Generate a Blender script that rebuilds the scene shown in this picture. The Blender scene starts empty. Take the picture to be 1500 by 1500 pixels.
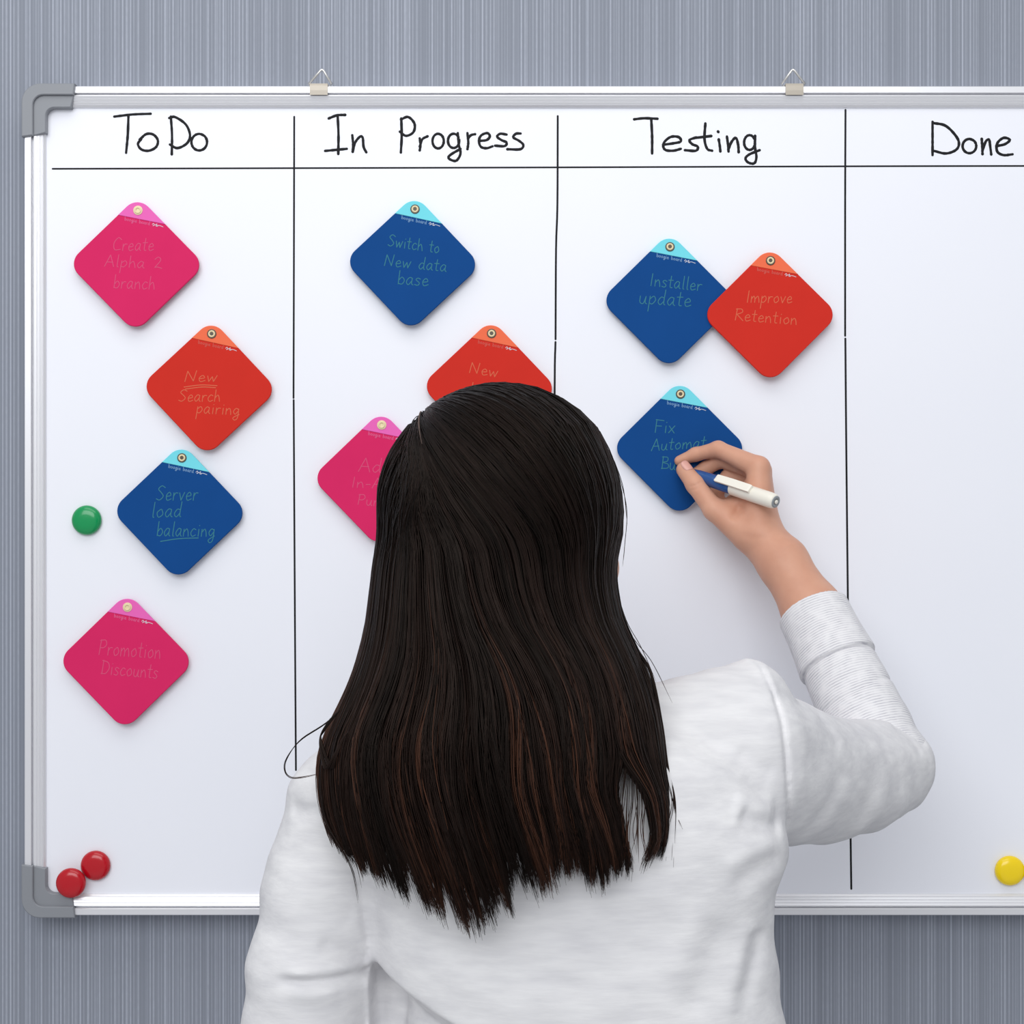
import bpy, math, random
import numpy as np
from mathutils import Vector, Matrix

random.seed(7)
rng = np.random.default_rng(7)
SC = bpy.context.scene
COL = SC.collection

# ------------------------------------------------------------------ camera, light, exposure
S0 = 0.744e-3          # metres per photo pixel on the board's surface
DIST = 1.75            # camera to board
ZC = 1.50              # camera height


def P(px, py, y=0.0):
    s = S0 * (y + DIST) / DIST
    return Vector(((px - 750) * s, y, ZC + (750 - py) * s))


cam_d = bpy.data.cameras.new('camera')
cam = bpy.data.objects.new('camera', cam_d)
COL.objects.link(cam)
cam.location = (0, -DIST, ZC)
cam.rotation_euler = (math.pi / 2, 0, 0)
cam_d.sensor_width = 36
cam_d.lens = 36 * DIST / (1500 * S0)
cam_d.clip_start = 0.01
SC.camera = cam

world = bpy.data.worlds.new('room_light')
SC.world = world
world.use_nodes = True
bg = world.node_tree.nodes['Background']
bg.inputs[0].default_value = (0.93, 0.96, 1.0, 1)
bg.inputs[1].default_value = 0.50


def area(name, loc, target, sx, sy, power, col=(1, 1, 1)):
    l = bpy.data.lights.new(name, 'AREA')
    l.shape = 'RECTANGLE'
    l.size = sx
    l.size_y = sy
    l.energy = power
    l.color = col
    o = bpy.data.objects.new(name, l)
    COL.objects.link(o)
    o.location = loc
    o.rotation_euler = (Vector(target) - Vector(loc)).to_track_quat('-Z', 'Y').to_euler()
    return o


area('ceiling_light', (-0.1, -0.95, 2.9), (0, -0.6, 0), 1.8, 0.9, 11, (1.0, 0.985, 0.96))
area('ceiling_light_rear', (-0.5, -3.4, 2.95), (0, -0.4, 1.3), 2.8, 1.6, 62, (0.97, 0.985, 1.0))

vs = SC.view_settings
vs.view_transform = 'Standard'
vs.look = 'None'
vs.gamma = 1
vs.use_curve_mapping = False
vs.exposure = 0.04


# ------------------------------------------------------------------ materials
def srgb(r, g, b):
    def f(c):
        c /= 255.0
        return c / 12.92 if c <= 0.04045 else ((c + 0.055) / 1.055) ** 2.4
    return (f(r), f(g), f(b), 1.0)


def mat(name, col, rough=0.5, metal=0.0, spec=0.5, coat=0.0, sss=0.0):
    m = bpy.data.materials.new(name)
    m.use_nodes = True
    b = m.node_tree.nodes['Principled BSDF']
    b.inputs['Base Color'].default_value = col
    b.inputs['Roughness'].default_value = rough
    b.inputs['Metallic'].default_value = metal
    b.inputs['Specular IOR Level'].default_value = spec
    b.inputs['Coat Weight'].default_value = coat
    if sss:
        b.inputs['Subsurface Weight'].default_value = sss
        b.inputs['Subsurface Radius'].default_value = (0.010, 0.004, 0.002)
        b.inputs['Subsurface Scale'].default_value = 0.6
    return m


class NT:
    def __init__(self, m):
        self.t = m.node_tree
        self.b = self.t.nodes['Principled BSDF']

    def n(self, kind, **kw):
        nd = self.t.nodes.new(kind)
        for k, v in kw.items():
            setattr(nd, k, v)
        return nd

    def l(self, a, b):
        self.t.links.new(a, b)

    def math(self, op, a, b=None, clamp=False):
        nd = self.n('ShaderNodeMath', operation=op, use_clamp=clamp)
        for i, v in enumerate((a, b)):
            if v is None:
                continue
            if isinstance(v, (int, float)):
                nd.inputs[i].default_value = v
            else:
                self.l(v, nd.inputs[i])
        return nd.outputs[0]

    def mix(self, fac, a, b):
        nd = self.n('ShaderNodeMix', data_type='RGBA')
        for s, v in ((nd.inputs[0], fac), (nd.inputs[6], a), (nd.inputs[7], b)):
            if isinstance(v, (int, float)):
                s.default_value = v
            elif isinstance(v, tuple):
                s.default_value = v
            else:
                self.l(v, s)
        return nd.outputs[2]

    def noise(self, vec, scale, detail=2.0, rough=0.5, stretch=None):
        if stretch:
            mp = self.n('ShaderNodeMapping')
            mp.inputs['Scale'].default_value = stretch
            self.l(vec, mp.inputs[0])
            vec = mp.outputs[0]
        nd = self.n('ShaderNodeTexNoise')
        nd.inputs['Scale'].default_value = scale
        nd.inputs['Detail'].default_value = detail
        nd.inputs['Roughness'].default_value = rough
        self.l(vec, nd.inputs['Vector'])
        return nd.outputs[0]

    def bump(self, h, strength, dist=0.001):
        nd = self.n('ShaderNodeBump')
        nd.inputs['Strength'].default_value = strength
        nd.inputs['Distance'].default_value = dist
        self.l(h, nd.inputs['Height'])
        self.l(nd.outputs[0], self.b.inputs['Normal'])


# wallpaper: blue grey with fine irregular vertical threads
M_wall = mat('wallpaper', srgb(140, 148, 160), 0.75, spec=0.2)
t = NT(M_wall)
co = t.n('ShaderNodeTexCoord').outputs['Object']
sep = t.n('ShaderNodeSeparateXYZ')
t.l(co, sep.inputs[0])
wob = t.noise(co, 3.0, 1.0, stretch=(1, 1, 0.6))
xw = t.math('ADD', sep.outputs[0], t.math('MULTIPLY', wob, 0.0006))
acc = None
for per, wid, amp, seed in ((0.0043, 0.27, 0.8, 0.0), (0.0031, 0.28, 0.5, 31.3)):
    q = t.math('DIVIDE', xw, per)
    fl = t.math('FLOOR', q)
    fr = t.math('SUBTRACT', q, fl)
    tri = t.math('ABSOLUTE', t.math('SUBTRACT', fr, 0.5))
    msk = t.math('MULTIPLY', t.math('SUBTRACT', wid, tri), 1.0 / 0.12, clamp=True)
    wn = t.n('ShaderNodeTexWhiteNoise', noise_dimensions='1D')
    t.l(t.math('ADD', fl, seed), wn.inputs['W'])
    v = t.math('MULTIPLY', t.math('MULTIPLY', msk, wn.outputs['Value']), amp)
    acc = v if acc is None else t.math('ADD', acc, v)
speck = t.noise(co, 260.0, 2.0, stretch=(1, 1, 0.5))
acc = t.math('MULTIPLY', acc, t.math('ADD', 0.65, t.math('MULTIPLY', speck, 0.7)), clamp=True)
broad = t.noise(co, 90.0, 2.0, stretch=(1, 1, 0.02))
base = t.mix(broad, srgb(126, 131, 142), srgb(137, 142, 153))
t.l(t.mix(acc, base, srgb(166, 171, 184)), t.b.inputs['Base Color'])
t.bump(acc, 0.15, 0.0004)

M_floor = mat('floor_vinyl', srgb(150, 150, 150), 0.5)
t = NT(M_floor)
co = t.n('ShaderNodeTexCoord').outputs['Object']
t.l(t.mix(t.noise(co, 40, 4), srgb(196, 196, 198), srgb(212, 211, 210)), t.b.inputs['Base Color'])

M_board = mat('white_enamel', srgb(237, 239, 246), 0.38, spec=0.35)
t = NT(M_board)
co = t.n('ShaderNodeTexCoord').outputs['Object']
t.l(t.mix(t.noise(co, 3, 2), srgb(234, 236, 244), srgb(240, 241, 248)), t.b.inputs['Base Color'])
M_alu = mat('brushed_aluminium', srgb(232, 232, 236), 0.36, metal=0.55)
M_grey = mat('grey_plastic', srgb(134, 137, 143), 0.45)
M_clip = mat('nickel_clip', srgb(176, 168, 156), 0.4, metal=0.3)
M_wire = mat('steel_wire', srgb(215, 214, 212), 0.3, metal=0.6)
M_ink = mat('black_marker_ink', srgb(22, 22, 26), 0.6, spec=0.2)


def flat_mat(name, a, b, rough=0.65):
    m = mat(name, srgb(*a), rough, spec=0.10)
    t = NT(m)
    co = t.n('ShaderNodeTexCoord').outputs['Object']
    t.l(t.mix(t.noise(co, 18, 3), srgb(*a), srgb(*b)), t.b.inputs['Base Color'])
    return m


PANEL = {'pink': flat_mat('pink_film', (206, 36, 94), (216, 42, 100)),
         'red': flat_mat('red_film', (196, 44, 34), (208, 48, 36)),
         'blue': flat_mat('blue_film', (9, 66, 128), (13, 72, 138))}
TAB = {'pink': flat_mat('light_pink_tab', (226, 98, 176), (234, 108, 186)),
       'red': flat_mat('orange_tab', (232, 106, 72), (240, 116, 82)),
       'blue': flat_mat('cyan_tab', (108, 208, 222), (124, 220, 232))}
CHALK = {'pink': mat('pale_pink_scribble', srgb(212, 84, 122), 0.7, spec=0.1),
         'red': mat('pale_red_scribble', srgb(212, 106, 78), 0.7, spec=0.1),
         'blue': mat('pale_green_scribble', srgb(62, 126, 138), 0.7, spec=0.1)}
PRINT = {'pink': mat('pink_print', srgb(222, 96, 146), 0.6),
         'red': mat('red_print', srgb(208, 90, 80), 0.6),
         'blue': mat('white_print', srgb(120, 158, 196), 0.6)}
MARK = mat('white_mark_print', srgb(206, 208, 218), 0.6)
M_cream = mat('cream_eyelet', srgb(226, 210, 168), 0.4)
M_dark = mat('dark_rivet', srgb(74, 66, 56), 0.4, metal=0.3)
M_skin = mat('skin', srgb(213, 160, 134), 0.48, spec=0.3, sss=0.06)
t = NT(M_skin)
co = t.n('ShaderNodeTexCoord').outputs['Object']
t.l(t.mix(t.noise(co, 45, 3), srgb(196, 141, 117), srgb(214, 164, 139)), t.b.inputs['Base Color'])
M_nail = mat('fingernail', srgb(214, 160, 148), 0.25)
M_lip = mat('lip', srgb(176, 96, 92), 0.4)
M_eye = mat('eye_white', srgb(235, 232, 228), 0.2)
M_iris = mat('iris', srgb(50, 32, 22), 0.2)
M_scalp = mat('scalp_parting', srgb(92, 74, 66), 0.7)
M_gold = mat('gold', srgb(226, 178, 92), 0.25, metal=1.0)
M_penblue = mat('pen_blue', srgb(26, 76, 140), 0.25, coat=0.3)
M_penwhite = mat('pen_white', srgb(236, 232, 220), 0.35)
M_pengrey = mat('pen_grey', srgb(140, 146, 150), 0.35)
M_trouser = mat('dark_denim', srgb(38, 42, 54), 0.85)
M_shoe = mat('dark_shoe', srgb(30, 30, 32), 0.5)


def knit(name, ribs=False):
    m = mat(name, srgb(226, 225, 227), 0.92, spec=0.12)
    t = NT(m)
    co = t.n('ShaderNodeTexCoord').outputs['Object']
    if ribs:
        at = t.n('ShaderNodeAttribute', attribute_name='along')
        al = t.math('ADD', at.outputs['Fac'], t.math('MULTIPLY', t.noise(co, 60, 2), 0.0022))
        w = t.math('ADD', 0.5, t.math('MULTIPLY', t.math('SINE', t.math('MULTIPLY', al, 2 * math.pi / 0.0027)), 0.5))
        brk = t.noise(co, 90, 2, stretch=(1, 1, 1))
        line = t.math('MULTIPLY', t.math('POWER', w, 2.0), t.math('SUBTRACT', t.math('MULTIPLY', brk, 2.0), 0.45), clamp=True)
        t.l(t.mix(line, srgb(229, 228, 230), srgb(184, 183, 191)), t.b.inputs['Base Color'])
        t.bump(t.math('SUBTRACT', 1.0, line), 0.5, 0.0006)
    else:
        n1 = t.noise(co, 120, 3, 0.6, stretch=(0.16, 0.5, 1.0))
        n2 = t.noise(co, 24, 3, 0.6, stretch=(0.35, 0.6, 1.0))
        f = t.math('ADD', t.math('MULTIPLY', n1, 0.6), t.math('MULTIPLY', n2, 0.4))
        f = t.math('MULTIPLY', t.math('SUBTRACT', f, 0.34), 3.0, clamp=True)
        t.l(t.mix(f, srgb(214, 213, 216), srgb(234, 233, 234)), t.b.inputs['Base Color'])
        t.bump(t.math('ADD', n1, n2), 0.35, 0.0015)
    return m


M_shirt = knit('heather_jersey')
M_sleeve = knit('ribbed_jersey', True)

M_hair = mat('dark_brown_hair', srgb(34, 24, 21), 0.48, spec=0.15)
t = NT(M_hair)
t.b.inputs['Specular Tint'].default_value = (1.0, 0.80, 0.70, 1)
at = t.n('ShaderNodeAttribute', attribute_name='strand')
ramp = t.n('ShaderNodeValToRGB')
ramp.color_ramp.elements[0].position = 0.0
ramp.color_ramp.elements[0].color = srgb(14, 11, 10)
ramp.color_ramp.elements[1].position = 1.0
ramp.color_ramp.elements[1].color = srgb(78, 50, 38)
e = ramp.color_ramp.elements.new(0.6)
e.color = srgb(34, 23, 20)
t.l(at.outputs['Fac'], ramp.inputs[0])
t.l(ramp.outputs[0], t.b.inputs['Base Color'])


# ------------------------------------------------------------------ mesh helpers
def link(o, parent=None):
    COL.objects.link(o)
    if parent is not None:
        o.parent = parent
        o.matrix_parent_inverse = Matrix()
    return o


def off(parent):
    """world offset of a parent chain (parents are only translated, unless built locally)"""
    v = Vector((0, 0, 0))
    while parent is not None:
        v += parent.location
        parent = parent.parent
    return v


def mesh_obj(name, verts, faces, m, parent=None, smooth=False, world_space=True, attrs=None):
    me = bpy.data.meshes.new(name)
    v = np.asarray(verts, dtype=np.float64)
    if world_space and parent is not None:
        v = v - np.array(off(parent))
    if isinstance(faces, np.ndarray):
        n, k = faces.shape
        me.vertices.add(len(v))
        me.vertices.foreach_set('co', v.astype(np.float32).ravel())
        me.loops.add(n * k)
        me.loops.foreach_set('vertex_index', faces.astype(np.int32).ravel())
        me.polygons.add(n)
        me.polygons.foreach_set('loop_start', np.arange(0, n * k, k, dtype=np.int32))
        me.update(calc_edges=True)
        me.validate()
    else:
        me.from_pydata([tuple(q) for q in v], [], faces)
        me.update()
    if attrs:
        for an, av in attrs.items():
            a = me.attributes.new(an, 'FLOAT', 'POINT')
            a.data.foreach_set('value', np.asarray(av, dtype=np.float32))
    if smooth:
        me.polygons.foreach_set('use_smooth', np.ones(len(me.polygons), dtype=bool))
    me.materials.append(m)
    return link(bpy.data.objects.new(name, me), parent)


def thing(name, label, cat, loc=(0, 0, 0), group=None):
    o = bpy.data.objects.new(name, None)
    o.empty_display_size = 0.05
    o.location = loc
    link(o)
    o['label'] = label
    o['category'] = cat
    if group:
        o['group'] = group
    return o


class MB:
    def __init__(self):
        self.v = []
        self.f = []

    def add(self, v, f):
        b = len(self.v)
        self.v += [tuple(q) for q in v]
        self.f += [tuple(i + b for i in q) for q in f]

    def box(self, lo, hi):
        x0, y0, z0 = lo
        x1, y1, z1 = hi
        self.add([(x0, y0, z0), (x1, y0, z0), (x1, y1, z0), (x0, y1, z0),
                  (x0, y0, z1), (x1, y0, z1), (x1, y1, z1), (x0, y1, z1)],
                 [(0, 3, 2, 1), (4, 5, 6, 7), (0, 1, 5, 4), (1, 2, 6, 5), (2, 3, 7, 6), (3, 0, 4, 7)])

    def tube(self, pts, r, n=8, closed=False):
        pts = [Vector(p) for p in pts]
        m = len(pts)
        rr = r if isinstance(r, (list, tuple)) else [r] * m
        vs_ = []
        up = None
        for i, p in enumerate(pts):
            a = pts[(i - 1) % m] if (closed or i > 0) else p
            b = pts[(i + 1) % m] if (closed or i < m - 1) else p
            d = (b - a).normalized()
            if up is None:
                up = Vector((0, 0, 1)) if abs(d.z) < 0.9 else Vector((1, 0, 0))
            u = (up - d * up.dot(d)).normalized()
            up = u
            w = d.cross(u)
            for k in range(n):
                an = 2 * math.pi * k / n
                vs_.append(p + (u * math.cos(an) + w * math.sin(an)) * rr[i])
        fs = []
        for i in range(m if closed else m - 1):
            j = (i + 1) % m
            for k in range(n):
                k2 = (k + 1) % n
                fs.append((i * n + k, i * n + k2, j * n + k2, j * n + k))
        if not closed:
            fs.append(tuple(range(n - 1, -1, -1)))
            fs.append(tuple((m - 1) * n + k for k in range(n)))
        self.add(vs_, fs)

    def lathe(self, origin, axis, prof, n=24):
        """prof: (distance along the axis, radius)"""
        axis = Vector(axis).normalized()
        u = axis.orthogonal().normalized()
        w = axis.cross(u)
        vs_ = []
        for h, r in prof:
            for k in range(n):
                a = 2 * math.pi * k / n
                vs_.append(Vector(origin) + axis * h + (u * math.cos(a) + w * math.sin(a)) * max(r, 1e-6))
        fs = []
        for i in range(len(prof) - 1):
            for k in range(n):
                k2 = (k + 1) % n
                fs.append((i * n + k, i * n + k2, (i + 1) * n + k2, (i + 1) * n + k))
        fs.append(tuple(range(n - 1, -1, -1)))
        fs.append(tuple((len(prof) - 1) * n + k for k in range(n)))
        self.add(vs_, fs)

    def prism(self, poly, y_back, y_front, bev=0.0006):
        """poly: (x, z) counter-clockwise seen from the camera; front faces -y"""
        n = len(poly)
        c = []
        for i in range(n):
            a = Vector(poly[i - 1])
            b = Vector(poly[i])
            d = Vector(poly[(i + 1) % n])
            e1 = (b - a).normalized()
            e2 = (d - b).normalized()
            n1 = Vector((-e1.y, e1.x))
            n2 = Vector((-e2.y, e2.x))
            nn = n1 + n2
            nn = nn.normalized() / max(0.5, math.sqrt((1 + n1.dot(n2)) / 2)) if nn.length > 1e-6 else n1
            c.append(b + nn * bev)
        vs_ = [(p[0], y_back, p[1]) for p in poly] + [(p[0], y_front + bev, p[1]) for p in poly] + [(p[0], y_front, p[1]) for p in c]
        fs = [tuple(range(n - 1, -1, -1)), tuple(2 * n + i for i in range(n))]
        for i in range(n):
            j = (i + 1) % n
            fs.append((i, j, n + j, n + i))
            fs.append((n + i, n + j, 2 * n + j, 2 * n + i))
        self.add(vs_, fs)

    def build(self, name, m, parent=None, smooth=False, world_space=True):
        return mesh_obj(name, self.v, self.f, m, parent, smooth, world_space)


def catmull(pts, sub=6):
    pts = [Vector(p) for p in pts]
    if len(pts) < 3:
        return pts
    out = []
    e = [pts[0] * 2 - pts[1]] + pts + [pts[-1] * 2 - pts[-2]]
    for i in range(1, len(e) - 2):
        p0, p1, p2, p3 = e[i - 1:i + 3]
        for k in range(sub):
            t_ = k / sub
            out.append(0.5 * ((2 * p1) + (p2 - p0) * t_ + (2 * p0 - 5 * p1 + 4 * p2 - p3) * t_ ** 2 + (3 * p1 - p0 - 3 * p2 + p3) * t_ ** 3))
    out.append(pts[-1])
    return out


def stroke(mb, pts, w, y, h=0.00025, sub=6, vary=0.0):
    """ink ribbon, slightly raised; pts in (x, z) metres, w = width in metres"""
    pts = catmull([Vector((p[0], p[1])) for p in pts], sub)
    n = len(pts)
    ds = []
    for i in range(n):
        d = pts[min(i + 1, n - 1)] - pts[max(i - 1, 0)]
        ds.append(d.normalized() if d.length > 1e-9 else Vector((1, 0)))
    r = w / 2
    cs = [(pts[0] - ds[0] * r * 0.9, ds[0], 0.3), (pts[0] - ds[0] * r * 0.5, ds[0], 0.85)]
    for i in range(n):
        cs.append((pts[i], ds[i], 1.0 + (random.uniform(-vary, vary) if vary else 0)))
    cs += [(pts[-1] + ds[-1] * r * 0.5, ds[-1], 0.85), (pts[-1] + ds[-1] * r * 0.9, ds[-1], 0.3)]
    vs_ = []
    for p, d, k in cs:
        nn = Vector((-d.y, d.x)) * r * k
        vs_ += [(p.x + nn.x, y, p.y + nn.y), (p.x, y - h, p.y), (p.x - nn.x, y, p.y - nn.y)]
    fs = []
    for i in range(len(cs) - 1):
        a, b = 3 * i, 3 * i + 3
        fs += [(a, b, b + 1, a + 1), (a + 1, b + 1, b + 2, a + 2)]
    mb.add(vs_, fs)


def ell(cx, cy, rx, ry, a0=60, turn=375, n=12):
    return [(cx + rx * math.cos(math.radians(a0 + turn * i / n)), cy - ry * math.sin(math.radians(a0 + turn * i / n))) for i in range(n + 1)]


# ------------------------------------------------------------------ the setting
mb = MB()
WALL_Y = 0.034
mb.box((-2.2, WALL_Y, 0), (2.2, WALL_Y + 0.1, 3.0))
o = mb.build('wall_back', M_wall)
o['kind'] = 'structure'
mb = MB()
mb.box((-2.2, -4.2, -0.05), (2.2, WALL_Y + 0.1, 0))
o = mb.build('floor', M_floor)
o['kind'] = 'structure'

# ------------------------------------------------------------------ whiteboard
BX0, BX1 = P(39, 0).x, P(1652, 0).x
BZ1, BZ0 = P(0, 129).z, P(0, 1338).z
board = thing('whiteboard', 'long white dry erase board in an aluminium frame with four hand written column headings', 'whiteboard', ((BX0 + BX1) / 2, 0, BZ0))
mb = MB()
mb.box((BX0 + 0.003, 0.0, BZ0 + 0.003), (BX1 - 0.003, 0.013, BZ1 - 0.003))
mb.build('writing_surface', M_board, board)

# rail profile: (distance inwards from the outer edge in px, y)
PROF = [(0, 0.0335), (0, -0.0075), (1, -0.0085), (9.5, -0.0085), (10.2, -0.008), (10.3, -0.0030), (12.9, -0.0030), (13.0, -0.0075),
        (14, -0.0078), (17.2, -0.0070), (17.5, -0.0064), (18.2, -0.0066), (21.2, -0.0058), (21.5, -0.0052), (22.2, -0.0054), (25.2, -0.0045), (25.5, -0.0038), (26.2, -0.0040), (29.0, -0.0022), (29.4, -0.0004), (29.4, 0.0005)]


def rail(name, a, b, inward):
    a = Vector(a)
    b = Vector(b)
    w = Vector(inward)
    vs_ = []
    for p in (a, b):
        for d, y in PROF:
            q = p + w * (d * S0)
            vs_.append((q.x, y, q.z))
    n = len(PROF)
    fs = [(i, i + 1, n + i + 1, n + i) for i in range(n - 1)] + [(n - 1, 0, n, 2 * n - 1), tuple(range(n)), tuple(range(2 * n - 1, n - 1, -1))]
    m2 = MB()
    m2.add(vs_, fs)
    return m2.build(name, M_alu, board)


e_ = 40 * S0
rail('frame_rail', (BX0 + e_, 0, BZ1), (BX1 - e_, 0, BZ1), (0, 0, -1))
rail('frame_rail', (BX0 + e_, 0, BZ0), (BX1 - e_, 0, BZ0), (0, 0, 1))
rail('frame_rail', (BX0, 0, BZ0 + e_), (BX0, 0, BZ1 - e_), (1, 0, 0))
rail('frame_rail', (BX1, 0, BZ0 + e_), (BX1, 0, BZ1 - e_), (-1, 0, 0))


def corner(cx, cz, sx, sz):
    """grey moulded corner: outer raised lip and lower inner step"""
    def L(r_out, d_out, w, leg, cut):
        pts = []
        p = 1.0
        # outer arc centre at (d_out + r_out)
        pts.append((leg, d_out))
        for k in range(0, 9):
            a = math.pi / 2 * k / 8
            pts.append((d_out + r_out - r_out * math.sin(a), d_out + r_out - r_out * math.cos(a)))
        pts.append((d_out, leg))
        ri = 15.0 if w < 20 else 12.0
        pts.append((w, leg - cut))
        for k in range(0, 7):
            a = math.pi / 2 * (1 - k / 6)
            pts.append((w + ri - ri * math.sin(a), w + ri - ri * math.cos(a)))
        pts.append((leg - cut, w))
        return pts
    m2 = MB()
    for (r, d0, w, leg, cut, yf) in ((27, -2.5, 14.0, 75, 2, -0.0128), (14, 12.5, 31.5, 73, 5, -0.0092)):
        poly = [(cx + sx * u * S0, cz + sz * v * S0) for u, v in L(r, d0, w, leg, cut)]
        ar = sum(poly[i - 1][0] * poly[i][1] - poly[i][0] * poly[i - 1][1] for i in range(len(poly)))
        if ar < 0:
            poly.reverse()
        m2.prism(poly, 0.0338 if d0 < 0 else -0.0002, yf, 0.0009)
    return m2.build('corner_cap', M_grey, board)


for cx, cz, sx, sz in ((BX0, BZ1, 1, -1), (BX0, BZ0, 1, 1), (BX1, BZ1, -1, -1), (BX1, BZ0, -1, 1)):
    corner(cx, cz, sx, sz)


def hanger(px, dx):
    z1 = P(0, 126).z
    m2 = MB()
    x0, x1 = P(px - 13, 0).x, P(px + 13, 0).x
    # folded metal strip gripping the rail from the front over the top to the back
    prof = [(-0.0095, P(0, 142.5).z), (-0.0104, P(0, 142.5).z), (-0.0108, P(0, 136).z), (-0.0108, P(0, 129).z), (-0.0098, P(0, 125.8).z), (0.004, P(0, 125.2).z), (0.0338, P(0, 126.5).z),
            (0.0338, P(0, 128.5).z), (-0.0088, P(0, 128).z), (-0.0095, P(0, 136).z)]
    vs_ = [(x, y, z) for x in (x0, x1) for y, z in prof]
    n = len(prof)
    fs = [(i, (i + 1) % n, n + (i + 1) % n, n + i) for i in range(n)] + [tuple(range(n)), tuple(range(2 * n - 1, n - 1, -1))]
    m2.add(vs_, fs)
    h = m2.build('hanger', M_clip, board)
    m3 = MB()
    yr = 0.0
    A = [(px - 15, 127), (px - 16.5, 123), (px - 2 + dx, 103.5), (px + dx, 102), (px + 2.5 + dx, 103.5), (px + 17.5, 123), (px + 15.5, 127.2)]
    pts = [P(u, v) for u, v in A]
    pts = [Vector((p.x, yr, p.z)) for p in pts]
    m3.tube(pts, 0.0013, 8, closed=True)
    m3.build('hanger_ring', M_wire, h, smooth=True)


hanger(468.5, 3)
hanger(1161.5, 0)


# writing on the board
def heading(strokes, org, sc, w=3.5):
    m2 = MB()
    for s in strokes:
        pts = [P(org[0] + u / sc, org[1] + v / sc) for u, v in s]
        stroke(m2, [(p.x, p.z) for p in pts], w * S0, -0.0001, vary=0.12)
    m2.build('heading', M_ink, board)


heading([[(483, 262), (560, 253), (637, 250)], [(543, 256), (540, 340), (533, 415)],
         [(597, 357), (583, 378), (598, 401), (630, 406), (660, 390), (667, 362), (648, 338), (618, 336), (590, 360)],
         [(722, 262), (727, 340), (726, 422)], [(715, 268), (740, 264), (785, 295), (803, 340), (790, 375), (750, 395), (718, 380)],
         ell(842, 370, 33, 35)], (0, 80), 2.885, 3.9)
heading([[(135, 305), (175, 290), (215, 288)], [(178, 290), (182, 380), (181, 475)], [(118, 460), (170, 455), (222, 450)],
         [(248, 385), (252, 430), (250, 465)], [(250, 465), (262, 420), (285, 392), (298, 398), (302, 440), (315, 467)],
        ], (440, 80), 3.261, 3.9)
heading([
         [(482, 305), (484, 390), (480, 468)], [(480, 310), (515, 298), (545, 330), (540, 370), (505, 388), (475, 368)],
         [(570, 400), (574, 430), (570, 458)], [(570, 440), (582, 405), (608, 390)], ell(658, 413, 27, 35),
         ell(732, 412, 27, 34, 30, 340), [(752, 375), (757, 430), (765, 470), (752, 500), (735, 508), (708, 495), (718, 478), (765, 450)],
         [(798, 375), (802, 420), (798, 452)], [(800, 402), (815, 385), (835, 380)],
         [(855, 412), (890, 408), (905, 390), (893, 375), (865, 385), (853, 410), (862, 440), (890, 447), (918, 438)],
         [(985, 382), (955, 378), (940, 392), (960, 408), (985, 420), (975, 437), (930, 435)],
         [(1052, 377), (1030, 378), (1017, 395), (1045, 412), (1065, 432), (1050, 452), (988, 452)]], (440, 80), 3.261, 3.9)
heading([[(72, 237), (110, 233), (158, 235)], [(135, 238), (138, 300), (138, 362)],
         [(178, 330), (215, 325), (243, 318), (235, 302), (205, 302), (180, 325), (185, 348), (215, 352), (243, 345)],
         [(300, 303), (275, 313), (285, 328), (305, 337), (298, 352), (258, 350)],
         [(333, 252), (330, 310), (340, 345), (358, 352)], [(296, 305), (355, 298)],
         [(382, 310), (386, 335), (388, 355)], [(379, 281), (381, 284)],
         [(412, 300), (416, 330), (418, 355)], [(418, 345), (430, 318), (445, 305), (453, 330), (455, 358)],
         ell(495, 322, 20, 27, 30, 340), [(515, 297), (515, 340), (520, 375), (512, 398), (490, 395), (480, 380), (495, 365), (532, 350)]], (900, 80), 2.5, 4.0)
heading([[(1165, 246), (1165, 310), (1165, 368)], [(1165, 250), (1215, 262), (1258, 310), (1255, 345), (1215, 362), (1168, 352)],
         ell(1300, 335, 25, 26), [(1345, 308), (1347, 340), (1348, 365)], [(1348, 352), (1360, 318), (1372, 312), (1376, 335), (1380, 366)],
         [(1398, 335), (1430, 328), (1448, 312), (1425, 305), (1402, 325), (1402, 355), (1425, 368), (1458, 365)]], (900, 80), 2.5, 4.0)


def ruled(name, segs, w):
    m2 = MB()
    for pts in segs:
        q = [P(u, v) for u, v in pts]
        stroke(m2, [(p.x, p.z) for p in q], w * S0, -0.0001, sub=4)
    m2.build(name, M_ink, board)


ruled('header_line', [[(77, 247.3), (430, 246.3), (815, 245.2), (1240, 243.6), (1560, 243)]], 2.5)
ruled('column_line', [[(431, 171), (430.5, 400), (430, 583)], [(430.2, 586), (432, 900), (433.5, 1128)]], 2.7)
ruled('column_line', [[(817, 170), (816.5, 300), (814.5, 365), (813.8, 497)], [(813.7, 501), (812.5, 570), (812, 900), (813, 1300)]], 2.9)
ruled('column_line', [[(1238.5, 161), (1238, 300), (1238, 492)], [(1238.3, 496), (1239.5, 640), (1242, 880), (1245, 1150), (1247, 1302)]], 2.9)

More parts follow.
